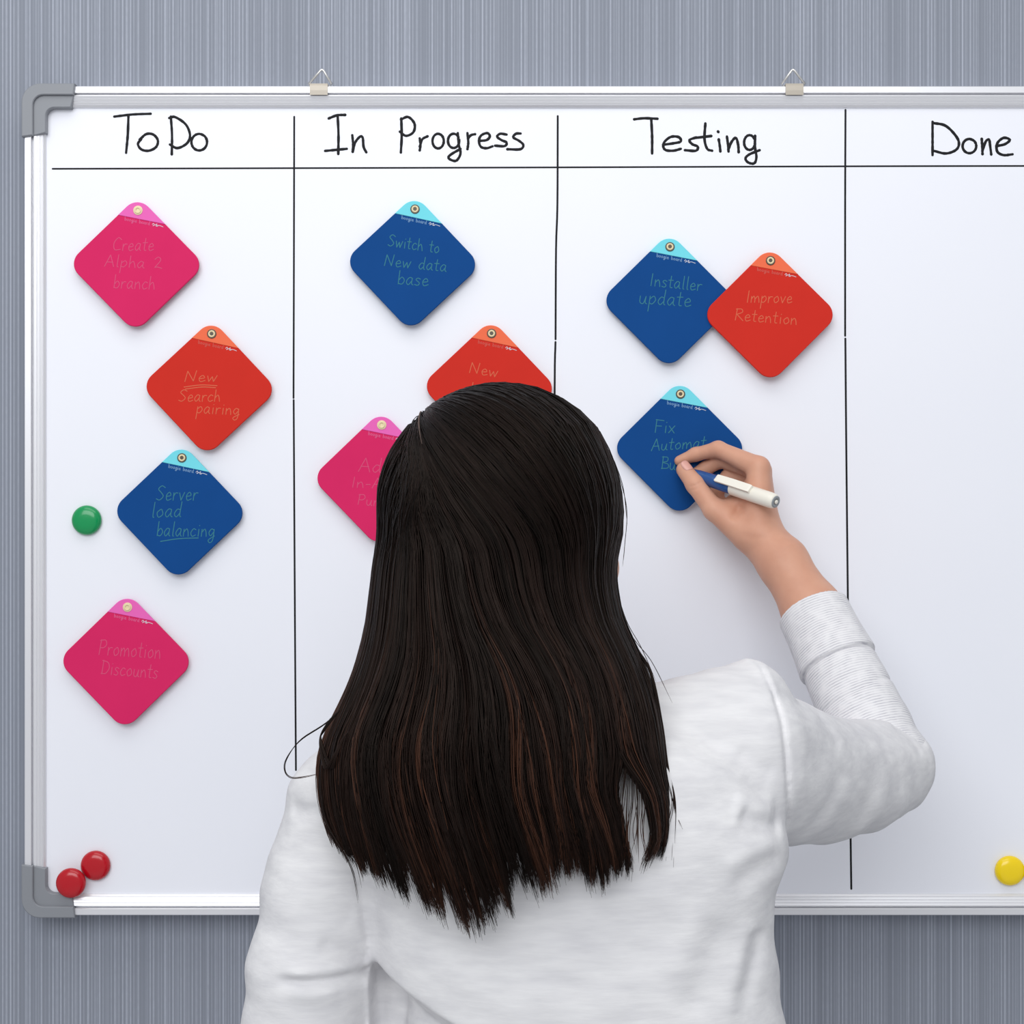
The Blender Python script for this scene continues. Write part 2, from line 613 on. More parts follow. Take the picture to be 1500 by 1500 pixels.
# ------------------------------------------------------------------ diamond notes
G = {  # single-line script letters: baseline 0, cap height 1, x height 0.55
    'A': (0.62, [[(0, 0), (0.3, 1)], [(0.3, 1), (0.58, 0)], [(0.1, 0.38), (0.5, 0.38)]]),
    'B': (0.55, [[(0.08, 0), (0.08, 1)], [(0.0, 0.95), (0.4, 0.95), (0.42, 0.65), (0.1, 0.52), (0.5, 0.4), (0.5, 0.1), (0.02, 0.02)]]),
    'C': (0.6, [[(0.55, 0.85), (0.3, 1), (0.02, 0.6), (0.12, 0.08), (0.56, 0.1)]]),
    'D': (0.62, [[(0.1, 1), (0.06, 0)], [(0.0, 0.97), (0.45, 0.85), (0.58, 0.45), (0.35, 0.06), (0.0, 0.04)]]),
    'F': (0.55, [[(0.06, 0.98), (0.04, 0)], [(0.0, 0.98), (0.55, 0.92)], [(0.06, 0.5), (0.42, 0.5)]]),
    'I': (0.25, [[(0.12, 1), (0.08, 0)]]),
    'N': (0.7, [[(0.0, 0), (0.1, 0.95)], [(0.1, 0.95), (0.5, 0.05)], [(0.5, 0.05), (0.62, 1)]]),
    'P': (0.58, [[(0.1, 1), (0.04, 0)], [(0.02, 0.92), (0.4, 0.98), (0.52, 0.7), (0.35, 0.48), (0.08, 0.46)]]),
    'R': (0.6, [[(0.1, 1), (0.04, 0)], [(0.02, 0.95), (0.4, 0.98), (0.48, 0.72), (0.1, 0.5)], [(0.12, 0.5), (0.58, 0)]]),
    'S': (0.58, [[(0.55, 0.88), (0.3, 1), (0.08, 0.78), (0.3, 0.54), (0.48, 0.28), (0.25, 0.02), (0.0, 0.1)]]),
    'a': (0.48, [[(0.38, 0.5), (0.2, 0.56), (0.02, 0.25), (0.15, 0.0), (0.36, 0.3)], [(0.38, 0.52), (0.36, 0.12), (0.46, 0.0)]]),
    'b': (0.46, [[(0.06, 1.05), (0.05, 0.02)], [(0.05, 0.3), (0.25, 0.55), (0.42, 0.3), (0.28, 0.02), (0.05, 0.06)]]),
    'c': (0.42, [[(0.38, 0.48), (0.2, 0.55), (0.03, 0.25), (0.16, 0.0), (0.4, 0.1)]]),
    'd': (0.48, [[(0.36, 0.48), (0.18, 0.53), (0.02, 0.22), (0.16, 0.0), (0.36, 0.25)], [(0.4, 1.05), (0.36, 0.15), (0.44, 0.0)]]),
    'e': (0.44, [[(0.04, 0.26), (0.36, 0.34), (0.24, 0.56), (0.05, 0.32), (0.14, 0.0), (0.42, 0.1)]]),
    'g': (0.48, [[(0.38, 0.48), (0.2, 0.55), (0.04, 0.28), (0.18, 0.05), (0.36, 0.3)], [(0.4, 0.52), (0.38, -0.25), (0.18, -0.45), (0.06, -0.25), (0.48, 0.05)]]),
    'h': (0.46, [[(0.06, 1.0), (0.04, 0)], [(0.05, 0.3), (0.25, 0.54), (0.36, 0.3), (0.42, 0.0)]]),
    'i': (0.22, [[(0.1, 0.52), (0.1, 0.0)], [(0.11, 0.78), (0.13, 0.8)]]),
    'l': (0.22, [[(0.12, 1.05), (0.1, 0.1), (0.18, 0.0)]]),
    'm': (0.72, [[(0.04, 0.52), (0.04, 0)], [(0.05, 0.3), (0.22, 0.54), (0.32, 0.3), (0.32, 0.0)], [(0.33, 0.3), (0.52, 0.54), (0.62, 0.3), (0.66, 0)]]),
    'n': (0.46, [[(0.04, 0.52), (0.04, 0)], [(0.05, 0.3), (0.24, 0.54), (0.36, 0.3), (0.4, 0)]]),
    'o': (0.46, [[(0.25, 0.55), (0.04, 0.32), (0.16, 0.0), (0.4, 0.2), (0.3, 0.53), (0.2, 0.52)]]),
    'p': (0.46, [[(0.06, 0.55), (0.02, -0.5)], [(0.05, 0.35), (0.28, 0.56), (0.4, 0.3), (0.22, 0.02), (0.05, 0.08)]]),
    'r': (0.36, [[(0.05, 0.52), (0.05, 0)], [(0.06, 0.3), (0.18, 0.5), (0.34, 0.5)]]),
    's': (0.38, [[(0.34, 0.48), (0.18, 0.55), (0.06, 0.42), (0.3, 0.18), (0.2, 0.0), (0.0, 0.05)]]),
    't': (0.36, [[(0.18, 0.95), (0.15, 0.1), (0.3, 0.02)], [(0.0, 0.6), (0.34, 0.62)]]),
    'u': (0.48, [[(0.04, 0.52), (0.05, 0.1), (0.25, 0.02), (0.38, 0.5)], [(0.38, 0.52), (0.36, 0.1), (0.46, 0.0)]]),
    'v': (0.42, [[(0.02, 0.52), (0.18, 0.0)], [(0.18, 0.0), (0.38, 0.55)]]),
    'w': (0.62, [[(0.02, 0.52), (0.12, 0.0)], [(0.12, 0.0), (0.3, 0.45)], [(0.3, 0.45), (0.4, 0.0)], [(0.4, 0.0), (0.58, 0.55)]]),
    'x': (0.44, [[(0.02, 0.52), (0.4, 0.0)], [(0.4, 0.55), (0.02, 0.0)]]),
    '2': (0.5, [[(0.04, 0.8), (0.25, 1.0), (0.42, 0.75), (0.1, 0.1)], [(0.1, 0.1), (0.25, 0.15), (0.55, 0.05)]]),
    '-': (0.36, [[(0.04, 0.32), (0.3, 0.34)]]),
    ' ': (0.4, []),
}


def script(mb, text, x0, x1, y0, y1, cap, w, to, slant=0.12, sub=4):
    """text from (x0,y0) to (x1,y1) along its baseline in photo pixels; `to` turns px into the note's (x,z)"""
    tot = sum(G[c][0] + 0.08 for c in text)
    kx = (x1 - x0) / tot
    cx = 0.0
    for c in text:
        gw, st = G[c]
        for s in st:
            pts = []
            for u, v in s:
                gx = x0 + (cx + u) * kx + slant * v * cap
                gy = y0 + (y1 - y0) * ((cx + u) / tot) - v * cap
                pts.append(to(gx, gy))
            stroke(mb, pts, w, mb.y, 0.0002, sub=sub)
        cx += gw + 0.08


def round_diamond(h, r, seg=10):
    """corner list (x,z) px, counter-clockwise starting at the right"""
    pts = []
    d = h - r * math.sqrt(2)
    for a in (0, 90, 180, 270):
        cx, cz = d * math.cos(math.radians(a)), d * math.sin(math.radians(a))
        for k in range(seg + 1):
            an = math.radians(a - 45 + 90 * k / seg)
            pts.append((cx + r * math.cos(an), cz + r * math.sin(an)))
    return pts


def clip(poly, f):
    out = []
    for i in range(len(poly)):
        a, b = poly[i - 1], poly[i]
        fa, fb = f(a), f(b)
        if (fa < 0) != (fb < 0):
            k = fa / (fa - fb)
            out.append((a[0] + (b[0] - a[0]) * k, a[1] + (b[1] - a[1]) * k))
        if fb >= 0:
            out.append(b)
    return out


DIA = round_diamond(100.3, 22)
LA, LB = (-25.5, 71.5), (38.5, 59.5)


def line_side(p):
    return (LB[0] - LA[0]) * (p[1] - LA[1]) - (LB[1] - LA[1]) * (p[0] - LA[0])


POLY_TAB = [(x * S0, z * S0) for x, z in clip(DIA, line_side)]
POLY_PANEL = [(x * S0, z * S0) for x, z in clip(DIA, lambda p: -line_side(p))]
NOTE_GROUP = 'diamond notes on the whiteboard'


def note(color, cx, cy, rot, texts, label, y=-0.0016, tilt=2.4):
    c = P(cx, cy)
    r = thing('diamond_note', label, 'note', (c.x, y - 0.0022 - 0.0765 * math.sin(math.radians(tilt)), c.z), NOTE_GROUP)
    r.rotation_euler = (-math.radians(tilt), math.radians(rot), 0)
    # local frame: x right, z up, y into the board; the back lies at y = +0.0012
    m2 = MB()
    m2.prism(POLY_PANEL, 0.0012, -0.0014, 0.0005)
    m2.build('writing_panel', PANEL[color], r, world_space=False)
    m2 = MB()
    m2.prism(POLY_TAB, 0.0012, -0.0018, 0.0005)
    tb = m2.build('tab', TAB[color], r, world_space=False)
    ca, sa = math.cos(math.radians(rot)), math.sin(math.radians(rot))

    def to(px, py):
        u, v = (px - cx) * S0, (cy - py) * S0
        return (u * ca - v * sa, u * sa + v * ca)
    # rivet
    rc = (1.0 * S0, -0.0018, 79.0 * S0)
    m2 = MB()
    m2.lathe(rc, (0, -1, 0), [(-0.0002, 6.8 * S0), (0.0005, 6.8 * S0), (0.0007, 6.2 * S0), (0.0007, 0)], 28)
    rv = m2.build('rivet', M_dark if color != 'pink' else M_cream, r, world_space=False)
    m2 = MB()
    ring = []
    for k in range(32):
        a = 2 * math.pi * k / 32
        ring.append((rc[0] + 3.9 * S0 * math.cos(a), rc[1] - 0.0007, rc[2] + 3.9 * S0 * math.sin(a)))
    m2.tube(ring, 1.35 * S0, 8, closed=True)
    m2.build('eyelet', M_cream, rv, smooth=True, world_space=False)
    # printed line under the tab
    m2 = MB()
    m2.y = -0.00145

    def loc(px, py):
        return (px * S0, -py * S0)
    dx, dy = 64.0, 12.0
    script(m2, 'boogie board', -18.5, 19, -64.3, -57.3, 5.2, 0.8 * S0, loc, 0.1, 2)
    m2.build('printed_line', PRINT[color], r, world_space=False)
    m2 = MB()
    for s in ([(22, -58.5), (24, -60.2), (25, -57.6), (23, -56.6), (27.5, -58.6), (29, -59.4), (27.6, -56.4), (30, -56)], [(29, -57), (33, -57), (38, -55.2)]):
        stroke(m2, [loc(*p) for p in s], 0.85 * S0, -0.00145, 0.0002, 4)
    m2.build('printed_mark', MARK, r, world_space=False)
    m2 = MB()
    m2.y = -0.00145
    for tx in texts:
        if isinstance(tx[0], str):
            script(m2, tx[0], tx[1], tx[2], tx[3], tx[4], tx[5], 1.2 * S0, to)
        else:
            stroke(m2, [to(*p) for p in tx], 1.3 * S0, m2.y, 0.0002, 4)
    m2.build('handwriting', CHALK[color], r, world_space=False)
    return r


note('pink', 202.3, 388.8, 0.6, [('Create', 168, 229, 369, 369, 19), ('Alpha 2', 156, 240, 392, 396, 17), ('branch', 169, 231, 424, 426, 19)],
     'pink diamond note reading Create Alpha 2 branch, topmost note of the first column')
note('red', 308.3, 569, 1.8, [('New', 273, 322, 560, 560, 16), [(272, 568), (296, 565), (320, 566)], [(274, 571), (298, 568), (318, 569)],
                              ('Search', 264, 326, 589, 589, 17), ('pairing', 290, 354, 606, 609, 17)],
     'red diamond note reading New Search pairing, the one with its first word double underlined')
note('blue', 265.5, 750, 1.3, [('Server', 231, 293, 733, 733, 21), ('load', 224, 270, 758, 757, 21), ('balancing', 232, 318, 785, 786, 20), [(238, 793), (265, 789), (293, 788)]],
     'blue diamond note reading Server load balancing, to the right of the green magnet')
note('pink', 187, 968, 0.6, [('Promotion', 147, 239, 958, 964, 22), ('Discounts', 151, 235, 986, 993, 20)],
     'pink diamond note reading Promotion Discounts, lowest note on the whole board')
note('blue', 605, 387, 1.8, [('Switch to', 569, 645, 362, 373, 17), ('New data', 564, 656, 391, 400, 17), ('base', 583, 630, 418, 421, 19)],
     'blue diamond note reading Switch to New data base, top of the second column')
note('red', 717, 568.5, 1.6, [('New', 688, 731, 547, 554, 16), ('l', 688, 696, 578, 578, 16)],
     'red diamond note whose lower half is hidden behind the top of the woman\'s dark hair')
note('pink', 557.5, 702, 1.0, [('Ad', 526, 562, 691, 693, 20), ('In-A', 516, 562, 714, 716, 15), ('Pur', 525, 556, 739, 742, 15)],
     'pink diamond note half hidden behind the left side of the woman\'s head')
note('blue', 979, 442, 0.4, [('Installer', 951, 1028, 420, 428, 18), ('update', 935, 1013, 446, 451, 21)],
     'blue diamond note reading Installer update, its right corner under a red note')
note('red', 1125.5, 463, 0.0, [('Improve', 1091, 1159, 445, 446, 17), ('Retention', 1074, 1166, 471, 478, 17)],
     'red diamond note reading Improve Retention, overlapping the corner of a blue note', y=-0.0052)
note('blue', 994.5, 657, 0.3, [('Fix', 958, 989, 634, 635, 19), ('Automat', 953, 1034, 661, 656, 17), ('Bu', 967, 990, 687, 689, 18)],
     'blue diamond note being written on, under the hand with the pen')


# ------------------------------------------------------------------ button magnets
def magnet(px, py, col, label, group=None):
    c = P(px, py)
    m2 = MB()
    r = 21.8 * S0
    prof = [(0.0, r * 0.93), (0.0012, r * 0.985), (0.0028, r)]
    for k in range(1, 9):
        a = math.pi / 2 * k / 8
        prof.append((0.0028 + 0.0068 * math.sin(a), r * (0.22 * math.cos(a) + 0.78 * math.cos(a) ** 0.55 if k < 8 else 0.0)))
    m2.lathe((0, 0, 0), (0, -1, 0), prof, 40)
    o_ = m2.build('button_magnet', col, None, True)
    o_.location = (c.x, 0, c.z)
    o_['label'] = label
    o_['category'] = 'magnet'
    if group:
        o_['group'] = group
    return o_


def gloss(name, a):
    return mat(name, srgb(*a), 0.22, spec=0.4, coat=0.25)


m_red = gloss('red_gloss', (182, 6, 26))
m_yel = gloss('yellow_gloss', (248, 214, 12))
magnet(128, 762, gloss('green_gloss', (8, 146, 82)), 'round glossy green button magnet left of the blue server note', 'button magnets')
magnet(141, 1267, m_red, 'glossy red button magnet, upper right one of the touching red pair', 'button magnets')
mg = magnet(105, 1292.5, m_red, 'glossy red button magnet, lower left one overlapping the frame corner', 'button magnets')
mg.location = P(105, 1292.5, -0.0093)
magnet(1478, 1274.5, m_yel, 'round yellow button magnet whole in view near the bottom right of the board', 'button magnets')
magnet(1521, 1280, m_yel, 'yellow button magnet cut off by the right edge of the photo', 'button magnets')


# ------------------------------------------------------------------ implicit surfaces (smoothly blended forms, meshed once)
class Field:
    def __init__(self, lo, hi, h):
        self.h = h
        self.lo = np.array(lo, dtype=np.float64)
        n = np.ceil((np.array(hi) - self.lo) / h).astype(int) + 1
        self.ax = [(self.lo[i] + h * np.arange(n[i])).astype(np.float32) for i in range(3)]
        self.D = np.full(tuple(n), 1.0, dtype=np.float32)

    def sub(self, lo, hi):
        sl = []
        for i in range(3):
            a = int(np.searchsorted(self.ax[i], lo[i]))
            b = int(np.searchsorted(self.ax[i], hi[i]))
            sl.append(slice(a, max(b, a)))
        X = self.ax[0][sl[0]][:, None, None]
        Y = self.ax[1][sl[1]][None, :, None]
        Z = self.ax[2][sl[2]][None, None, :]
        return tuple(sl), X, Y, Z

    def put(self, sl, d, k):
        a = self.D[sl]
        if a.size == 0:
            return
        if k > 0:
            hh = np.maximum(k - np.abs(a - d), 0) / k
            self.D[sl] = np.minimum(a, d) - hh * hh * (k * 0.25)
        else:
            self.D[sl] = np.minimum(a, d)

    def cone(self, a, b, r1, r2, k=0.01):
        a = np.array(a, dtype=np.float32)
        b = np.array(b, dtype=np.float32)
        m = max(r1, r2) + k + 3 * self.h + 0.01
        sl, X, Y, Z = self.sub(np.minimum(a, b) - m, np.maximum(a, b) + m)
        d = b - a
        L2 = float(d @ d) + 1e-12
        px, py, pz = X - a[0], Y - a[1], Z - a[2]
        t_ = np.clip((px * d[0] + py * d[1] + pz * d[2]) / L2, 0, 1)
        dist = np.sqrt((px - t_ * d[0]) ** 2 + (py - t_ * d[1]) ** 2 + (pz - t_ * d[2]) ** 2) - (r1 + (r2 - r1) * t_)
        self.put(sl, dist, k)

    def chain(self, pts, k=0.01, kk=None):
        for (a, ra), (b, rb) in zip(pts[:-1], pts[1:]):
            self.cone(a, b, ra, rb, k)

    def limb(self, pts, k):
        P_ = np.array([q[0] for q in pts], dtype=np.float32)
        m = max(q[1] for q in pts) + k + 0.02
        sl, X, Y, Z = self.sub(P_.min(0) - m, P_.max(0) + m)
        best = None
        for (a, r1), (b, r2) in zip(pts[:-1], pts[1:]):
            a = np.array(a, dtype=np.float32)
            d = np.array(b, dtype=np.float32) - a
            px, py, pz = X - a[0], Y - a[1], Z - a[2]
            t_ = np.clip((px * d[0] + py * d[1] + pz * d[2]) / float(d @ d), 0, 1)
            q = np.sqrt((px - t_ * d[0]) ** 2 + (py - t_ * d[1]) ** 2 + (pz - t_ * d[2]) ** 2) - (r1 + (r2 - r1) * t_)
            if best is None:
                best = q
            else:
                hh = np.maximum(0.004 - np.abs(best - q), 0) / 0.004
                best = np.minimum(best, q) - hh * hh * 0.001
        self.put(sl, best, k)

    def ellipsoid(self, c, r, k=0.01, rot=None, cut=False):
        c = np.array(c, dtype=np.float32)
        m = max(r) + k + 3 * self.h + 0.01
        sl, X, Y, Z = self.sub(c - m, c + m)
        p = [X - c[0], Y - c[1], Z - c[2]]
        if rot is not None:
            q = [p[0] * rot[i][0] + p[1] * rot[i][1] + p[2] * rot[i][2] for i in range(3)]
        else:
            q = p
        k0 = np.sqrt((q[0] / r[0]) ** 2 + (q[1] / r[1]) ** 2 + (q[2] / r[2]) ** 2)
        k1 = np.sqrt((q[0] / r[0] ** 2) ** 2 + (q[1] / r[1] ** 2) ** 2 + (q[2] / r[2] ** 2) ** 2) + 1e-6
        d = k0 * (k0 - 1) / k1
        if cut:
            a = self.D[sl]
            hh = np.maximum(k - np.abs(a + d), 0) / k
            self.D[sl] = np.maximum(a, -d) + hh * hh * (k * 0.25)
        else:
            self.put(sl, d, k)

    def loft(self, rows, k=0.01, p=2.4, ymargin=0.12):
        """rows: (z, cx, a, cy, b), z falling"""
        rows = sorted(rows)
        R_ = np.array(rows)
        zl, zh = R_[0, 0], R_[-1, 0]
        lo = (min(R_[:, 1] - R_[:, 2]) - ymargin, min(R_[:, 3] - R_[:, 4]) - ymargin, zl - 0.02)
        hi = (max(R_[:, 1] + R_[:, 2]) + ymargin, max(R_[:, 3] + R_[:, 4]) + ymargin, zh + 0.02)
        sl, X, Y, Z = self.sub(lo, hi)
        zz = Z.ravel()

        def itp(c):
            # smooth (cubic) interpolation of the rows
            y = R_[:, c]
            x = R_[:, 0]
            m_ = np.gradient(y, x)
            i = np.clip(np.searchsorted(x, zz) - 1, 0, len(x) - 2)
            hh = x[i + 1] - x[i]
            t_ = np.clip((zz - x[i]) / hh, 0, 1)
            return ((2 * t_ ** 3 - 3 * t_ ** 2 + 1) * y[i] + (t_ ** 3 - 2 * t_ ** 2 + t_) * hh * m_[i] + (-2 * t_ ** 3 + 3 * t_ ** 2) * y[i + 1] + (t_ ** 3 - t_ ** 2) * hh * m_[i + 1]).astype(np.float32)[None, None, :]
        cx, a, cy, b = itp(1), itp(2), itp(3), itp(4)
        u = np.abs((X - cx) / a) + 1e-4
        v = np.abs((Y - cy) / b) + 1e-4
        f = (u ** p + v ** p) ** (1 / p)
        g = np.sqrt((u ** (p - 1) / a) ** 2 + (v ** (p - 1) / b) ** 2) * f ** (1 - p)
        d = (f - 1) / np.maximum(g, 1.0 / np.maximum(a, b))
        d = np.maximum(d, np.maximum(Z - zh, zl - Z))
        self.put(sl, d, k)

    def crease(self, pts, amp, w, yr=0.05):
        """groove (amp > 0) or ridge (amp < 0) along a 3-d polyline"""
        pts = [np.array(q, dtype=np.float32) for q in pts]
        P_ = np.array(pts)
        m = 3 * w
        sl, X, Y, Z = self.sub(P_.min(0) - m - np.array([0, yr, 0]), P_.max(0) + m + np.array([0, yr, 0]))
        if self.D[sl].size == 0:
            return
        best = None
        n = len(pts) - 1
        for i in range(n):
            a, b = pts[i], pts[i + 1]
            d = b - a
            # depth is ignored inside the band yr, so the groove follows the surface
            L2 = d[0] ** 2 + d[2] ** 2 + 1e-12
            t_ = np.clip(((X - a[0]) * d[0] + (Z - a[2]) * d[2]) / L2, 0, 1)
            q = np.sqrt((X - a[0] - t_ * d[0]) ** 2 + (Z - a[2] - t_ * d[2]) ** 2)
            s = (i + t_) / n
            e = np.exp(-(q / w) ** 2) * np.minimum(1, np.minimum(s, 1 - s) * 6 + 0.15)
            best = e if best is None else np.maximum(best, e)
        ym = P_[:, 1].mean()
        fy = np.clip((yr - np.abs(Y - ym)) / (0.3 * yr), 0, 1)
        self.D[sl] = self.D[sl] + amp * best * fy

    def mesh(self, smooth=1):
        V = self.D
        ins = V < 0
        nx, ny, nz = V.shape
        cnt = np.zeros((nx - 1, ny - 1, nz - 1), dtype=np.uint8)
        for i in (0, 1):
            for j in (0, 1):
                for k in (0, 1):
                    cnt += ins[i:nx - 1 + i, j:ny - 1 + j, k:nz - 1 + k]
        act = (cnt > 0) & (cnt < 8)
        idx = np.argwhere(act)
        vid = np.full(act.shape, -1, dtype=np.int32)
        vid[act] = np.arange(len(idx))
        acc = np.zeros((len(idx), 3))
        num = np.zeros(len(idx))
        c8 = {}
        for i in (0, 1):
            for j in (0, 1):
                for k in (0, 1):
                    c8[(i, j, k)] = V[idx[:, 0] + i, idx[:, 1] + j, idx[:, 2] + k].astype(np.float64)
        for axis in range(3):
            for a in (0, 1):
                for b in (0, 1):
                    o0 = [0, 0, 0]
                    o1_, o2_ = [q for q in range(3) if q != axis]
                    o0[o1_], o0[o2_] = a, b
                    e0 = list(o0)
                    e0[axis] = 1
                    v0, v1 = c8[tuple(o0)], c8[tuple(e0)]
                    m_ = (v0 < 0) != (v1 < 0)
                    t_ = np.where(m_, v0 / np.where(m_, v0 - v1, 1), 0)
                    pt = np.tile(np.array(o0, dtype=float), (len(idx), 1))
                    pt[:, axis] = t_
                    acc[m_] += pt[m_]
                    num[m_] += 1
        pos = self.lo + self.h * (idx + acc / num[:, None])
        faces = []
        for axis in range(3):
            o1_, o2_ = [(1, 2), (2, 0), (0, 1)][axis]
            s0 = [slice(None)] * 3
            s1 = [slice(None)] * 3
            s0[axis] = slice(0, -1)
            s1[axis] = slice(1, None)
            a, b = ins[tuple(s0)], ins[tuple(s1)]
            for flip in (False, True):
                e = np.argwhere((a & ~b) if not flip else (~a & b))
                ok = (e[:, o1_] > 0) & (e[:, o2_] > 0) & (e[:, o1_] < V.shape[o1_] - 1) & (e[:, o2_] < V.shape[o2_] - 1)
                e = e[ok]
                q = []
                for da, db in ((-1, -1), (0, -1), (0, 0), (-1, 0)):
                    c = e.copy()
                    c[:, o1_] += da
                    c[:, o2_] += db
                    q.append(vid[c[:, 0], c[:, 1], c[:, 2]])
                q = np.stack(q, 1)
                faces.append(q[:, ::-1] if flip else q)
        F = np.concatenate(faces)
        for _ in range(smooth):
            pos = relax(pos, F)
        return pos, F


def relax(pos, F, k=0.6):
    s = np.zeros_like(pos)
    n = np.zeros(len(pos))
    for i in range(4):
        a, b = F[:, i], F[:, (i + 1) % 4]
        np.add.at(s, a, pos[b])
        np.add.at(s, b, pos[a])
        np.add.at(n, a, 1)
        np.add.at(n, b, 1)
    return pos * (1 - k) + k * s / np.maximum(n, 1)[:, None]


def pick(pos, F, mask):
    """sub-mesh of the faces in mask"""
    F = F[mask]
    u, inv = np.unique(F, return_inverse=True)
    return pos[u], inv.reshape(F.shape), u


# ------------------------------------------------------------------ the woman
FLOOR = Vector((P(800, 0, -0.47).x, -0.45, 0))
person = thing('person', 'woman seen from behind with long dark hair, writing on a blue note', 'person', FLOOR)

WRIST = P(1120, 793, -0.070)
FORE1 = P(1146, 823, -0.086)
CUFF = P(1191, 896, -0.115)
ELBOW = P(1300, 1116, -0.22)
HEADC = P(735, 752, -0.45)

# --- right hand and forearm, fine grid
hand = Field(np.array(P(960, 960, -0.01)) - np.array([0.0, 0.2, 0.0]), np.array(P(1290, 620, -0.0)) + np.array([0.02, 0.0, 0.01]), 0.0012)


def J(px, py, y, r):
    return (np.array(P(px, py, y)), r)


hand.chain([(np.array(CUFF + (CUFF - WRIST) * 0.30), 0.031), (np.array(CUFF), 0.0292), (np.array(FORE1), 0.0248), (np.array(WRIST), 0.0222)], 0.012)
# metacarpals, index to little finger
MCP = [J(1111, 685, -0.061, 0.0118), J(1114, 690, -0.046, 0.0115), J(1115, 704, -0.031, 0.0108), J(1110, 724, -0.019, 0.0098)]
WR = [J(1112, 778, -0.074, 0.0165), J(1118, 778, -0.062, 0.0165), J(1120, 780, -0.052, 0.016), J(1120, 783, -0.042, 0.015)]
for a, b in zip(WR, MCP):
    hand.cone(a[0], b[0], a[1], b[1], 0.010)
hand.cone(WRIST, P(1096, 742, -0.046), 0.0205, 0.0165, 0.012)
# fingers
hand.chain([MCP[0], J(1052, 658, -0.031, 0.0086), J(1019, 665.5, -0.0185, 0.0072), J(995.5, 675, -0.0130, 0.0058)], 0.004)
hand.chain([MCP[1], J(1056, 673, -0.0185, 0.0088), J(1034, 686, -0.0130, 0.0078), J(1012, 698, -0.0105, 0.0062)], 0.003)
hand.chain([MCP[2], J(1066, 700, -0.0175, 0.0084), J(1048, 722, -0.0130, 0.0074), J(1058, 740, -0.0150, 0.0062)], 0.003)
hand.chain([MCP[3], J(1074, 734, -0.0140, 0.0072), J(1062, 750, -0.0120, 0.0064), J(1072, 762, -0.0150, 0.0056)], 0.003)
# thumb
TH = [J(1092, 782, -0.067, 0.0165), J(1046, 747, -0.055, 0.0112), J(1018.5, 710, -0.040, 0.0098), J(1002.0, 688, -0.0295, 0.0085)]
hand.cone(TH[0][0], TH[1][0], TH[0][1], TH[1][1], 0.010)
hand.chain(TH[1:], 0.004)
# web between thumb and index finger
hand.cone(P(1066, 748, -0.052), P(1102, 722, -0.050), 0.009, 0.012, 0.012)
# creases: knuckles, thumb joint, wrist
hand.crease([P(1009, 713, -0.045), P(1018, 711, -0.047), P(1027, 706, -0.045)], 0.0009, 0.0011, 0.02)
hand.crease([P(1011, 718, -0.045), P(1020, 716, -0.047), P(1029, 711, -0.045)], 0.0007, 0.0010, 0.02)
hand.crease([P(1068, 762, -0.066), P(1078, 752, -0.066), P(1086, 738, -0.066)], 0.0018, 0.004, 0.03)
hand.crease([P(1086, 783, -0.088), P(1104, 788, -0.088), P(1122, 786, -0.088)], 0.0004, 0.003, 0.03)
hv, hf = hand.mesh(2)

# --- head, neck, arms, upper body (mostly under hair and clothes)
YAW = math.radians(-33)
cy_, sy_ = math.cos(YAW), math.sin(YAW)
ROT = [[cy_, sy_, 0], [-sy_, cy_, 0], [0, 0, 1]]     # world -> head (x right, y face forward)


def H(x, y, z):
    """head-local point to world"""
    return np.array([HEADC.x + x * cy_ - y * sy_, HEADC.y + x * sy_ + y * cy_, HEADC.z + z])


RSH = P(1085, 1100, -0.43)
RMID = P(1200, 1143, -0.31)
LSH = P(492, 1180, -0.47)
LELB = P(446, 1530, -0.47)
NECK = P(750, 1035, -0.465)
LWR = Vector((LELB.x + 0.02, -0.36, LELB.z - 0.20))
body = Field((-0.28, -0.62, 0.70), (0.42, -0.13, 1.66), 0.0038)
body.ellipsoid(H(0, -0.008, 0.012), (0.074, 0.092, 0.085), 0.01, ROT)          # cranium
body.ellipsoid(H(0, 0.030, -0.040), (0.066, 0.062, 0.080), 0.02, ROT)         # face
body.ellipsoid(H(0, 0.062, -0.092), (0.030, 0.026, 0.022), 0.025, ROT)        # chin
for sx in (-1, 1):
    body.ellipsoid(H(sx * 0.046, 0.055, -0.045), (0.028, 0.028, 0.026), 0.02, ROT)   # cheek
    body.ellipsoid(H(sx * 0.031, 0.090, -0.004), (0.016, 0.012, 0.011), 0.008, ROT, cut=True)  # eye socket
    body.ellipsoid(H(sx * 0.031, 0.074, -0.004), (0.0125, 0.0125, 0.0115), 0.003, ROT)
    body.ellipsoid(H(sx * 0.074, -0.004, -0.018), (0.008, 0.017, 0.029), 0.006, ROT)   # ear
    body.ellipsoid(H(sx * 0.010, 0.098, -0.042), (0.008, 0.009, 0.007), 0.005, ROT)    # nostril wing
body.cone(H(0, 0.090, 0.000), H(0, 0.106, -0.038), 0.006, 0.0085, 0.008)      # nose
body.ellipsoid(H(0, 0.089, -0.064), (0.022, 0.009, 0.005), 0.004, ROT)        # lips
body.ellipsoid(H(0, 0.087, -0.073), (0.019, 0.009, 0.0055), 0.004, ROT)
body.cone(H(0, -0.02, -0.06), NECK, 0.052, 0.056, 0.02)
body.cone(NECK, LSH + Vector((0.05, 0, -0.02)), 0.05, 0.045, 0.03)
body.cone(NECK, RSH + Vector((-0.04, 0, -0.02)), 0.05, 0.045, 0.03)
body.cone(NECK + Vector((-0.01, 0.01, -0.06)), Vector((NECK.x + 0.03, -0.45, 0.95)), 0.06, 0.06, 0.03)
body.cone(NECK + Vector((0.05, 0.01, -0.06)), Vector((NECK.x + 0.09, -0.45, 0.95)), 0.06, 0.06, 0.03)
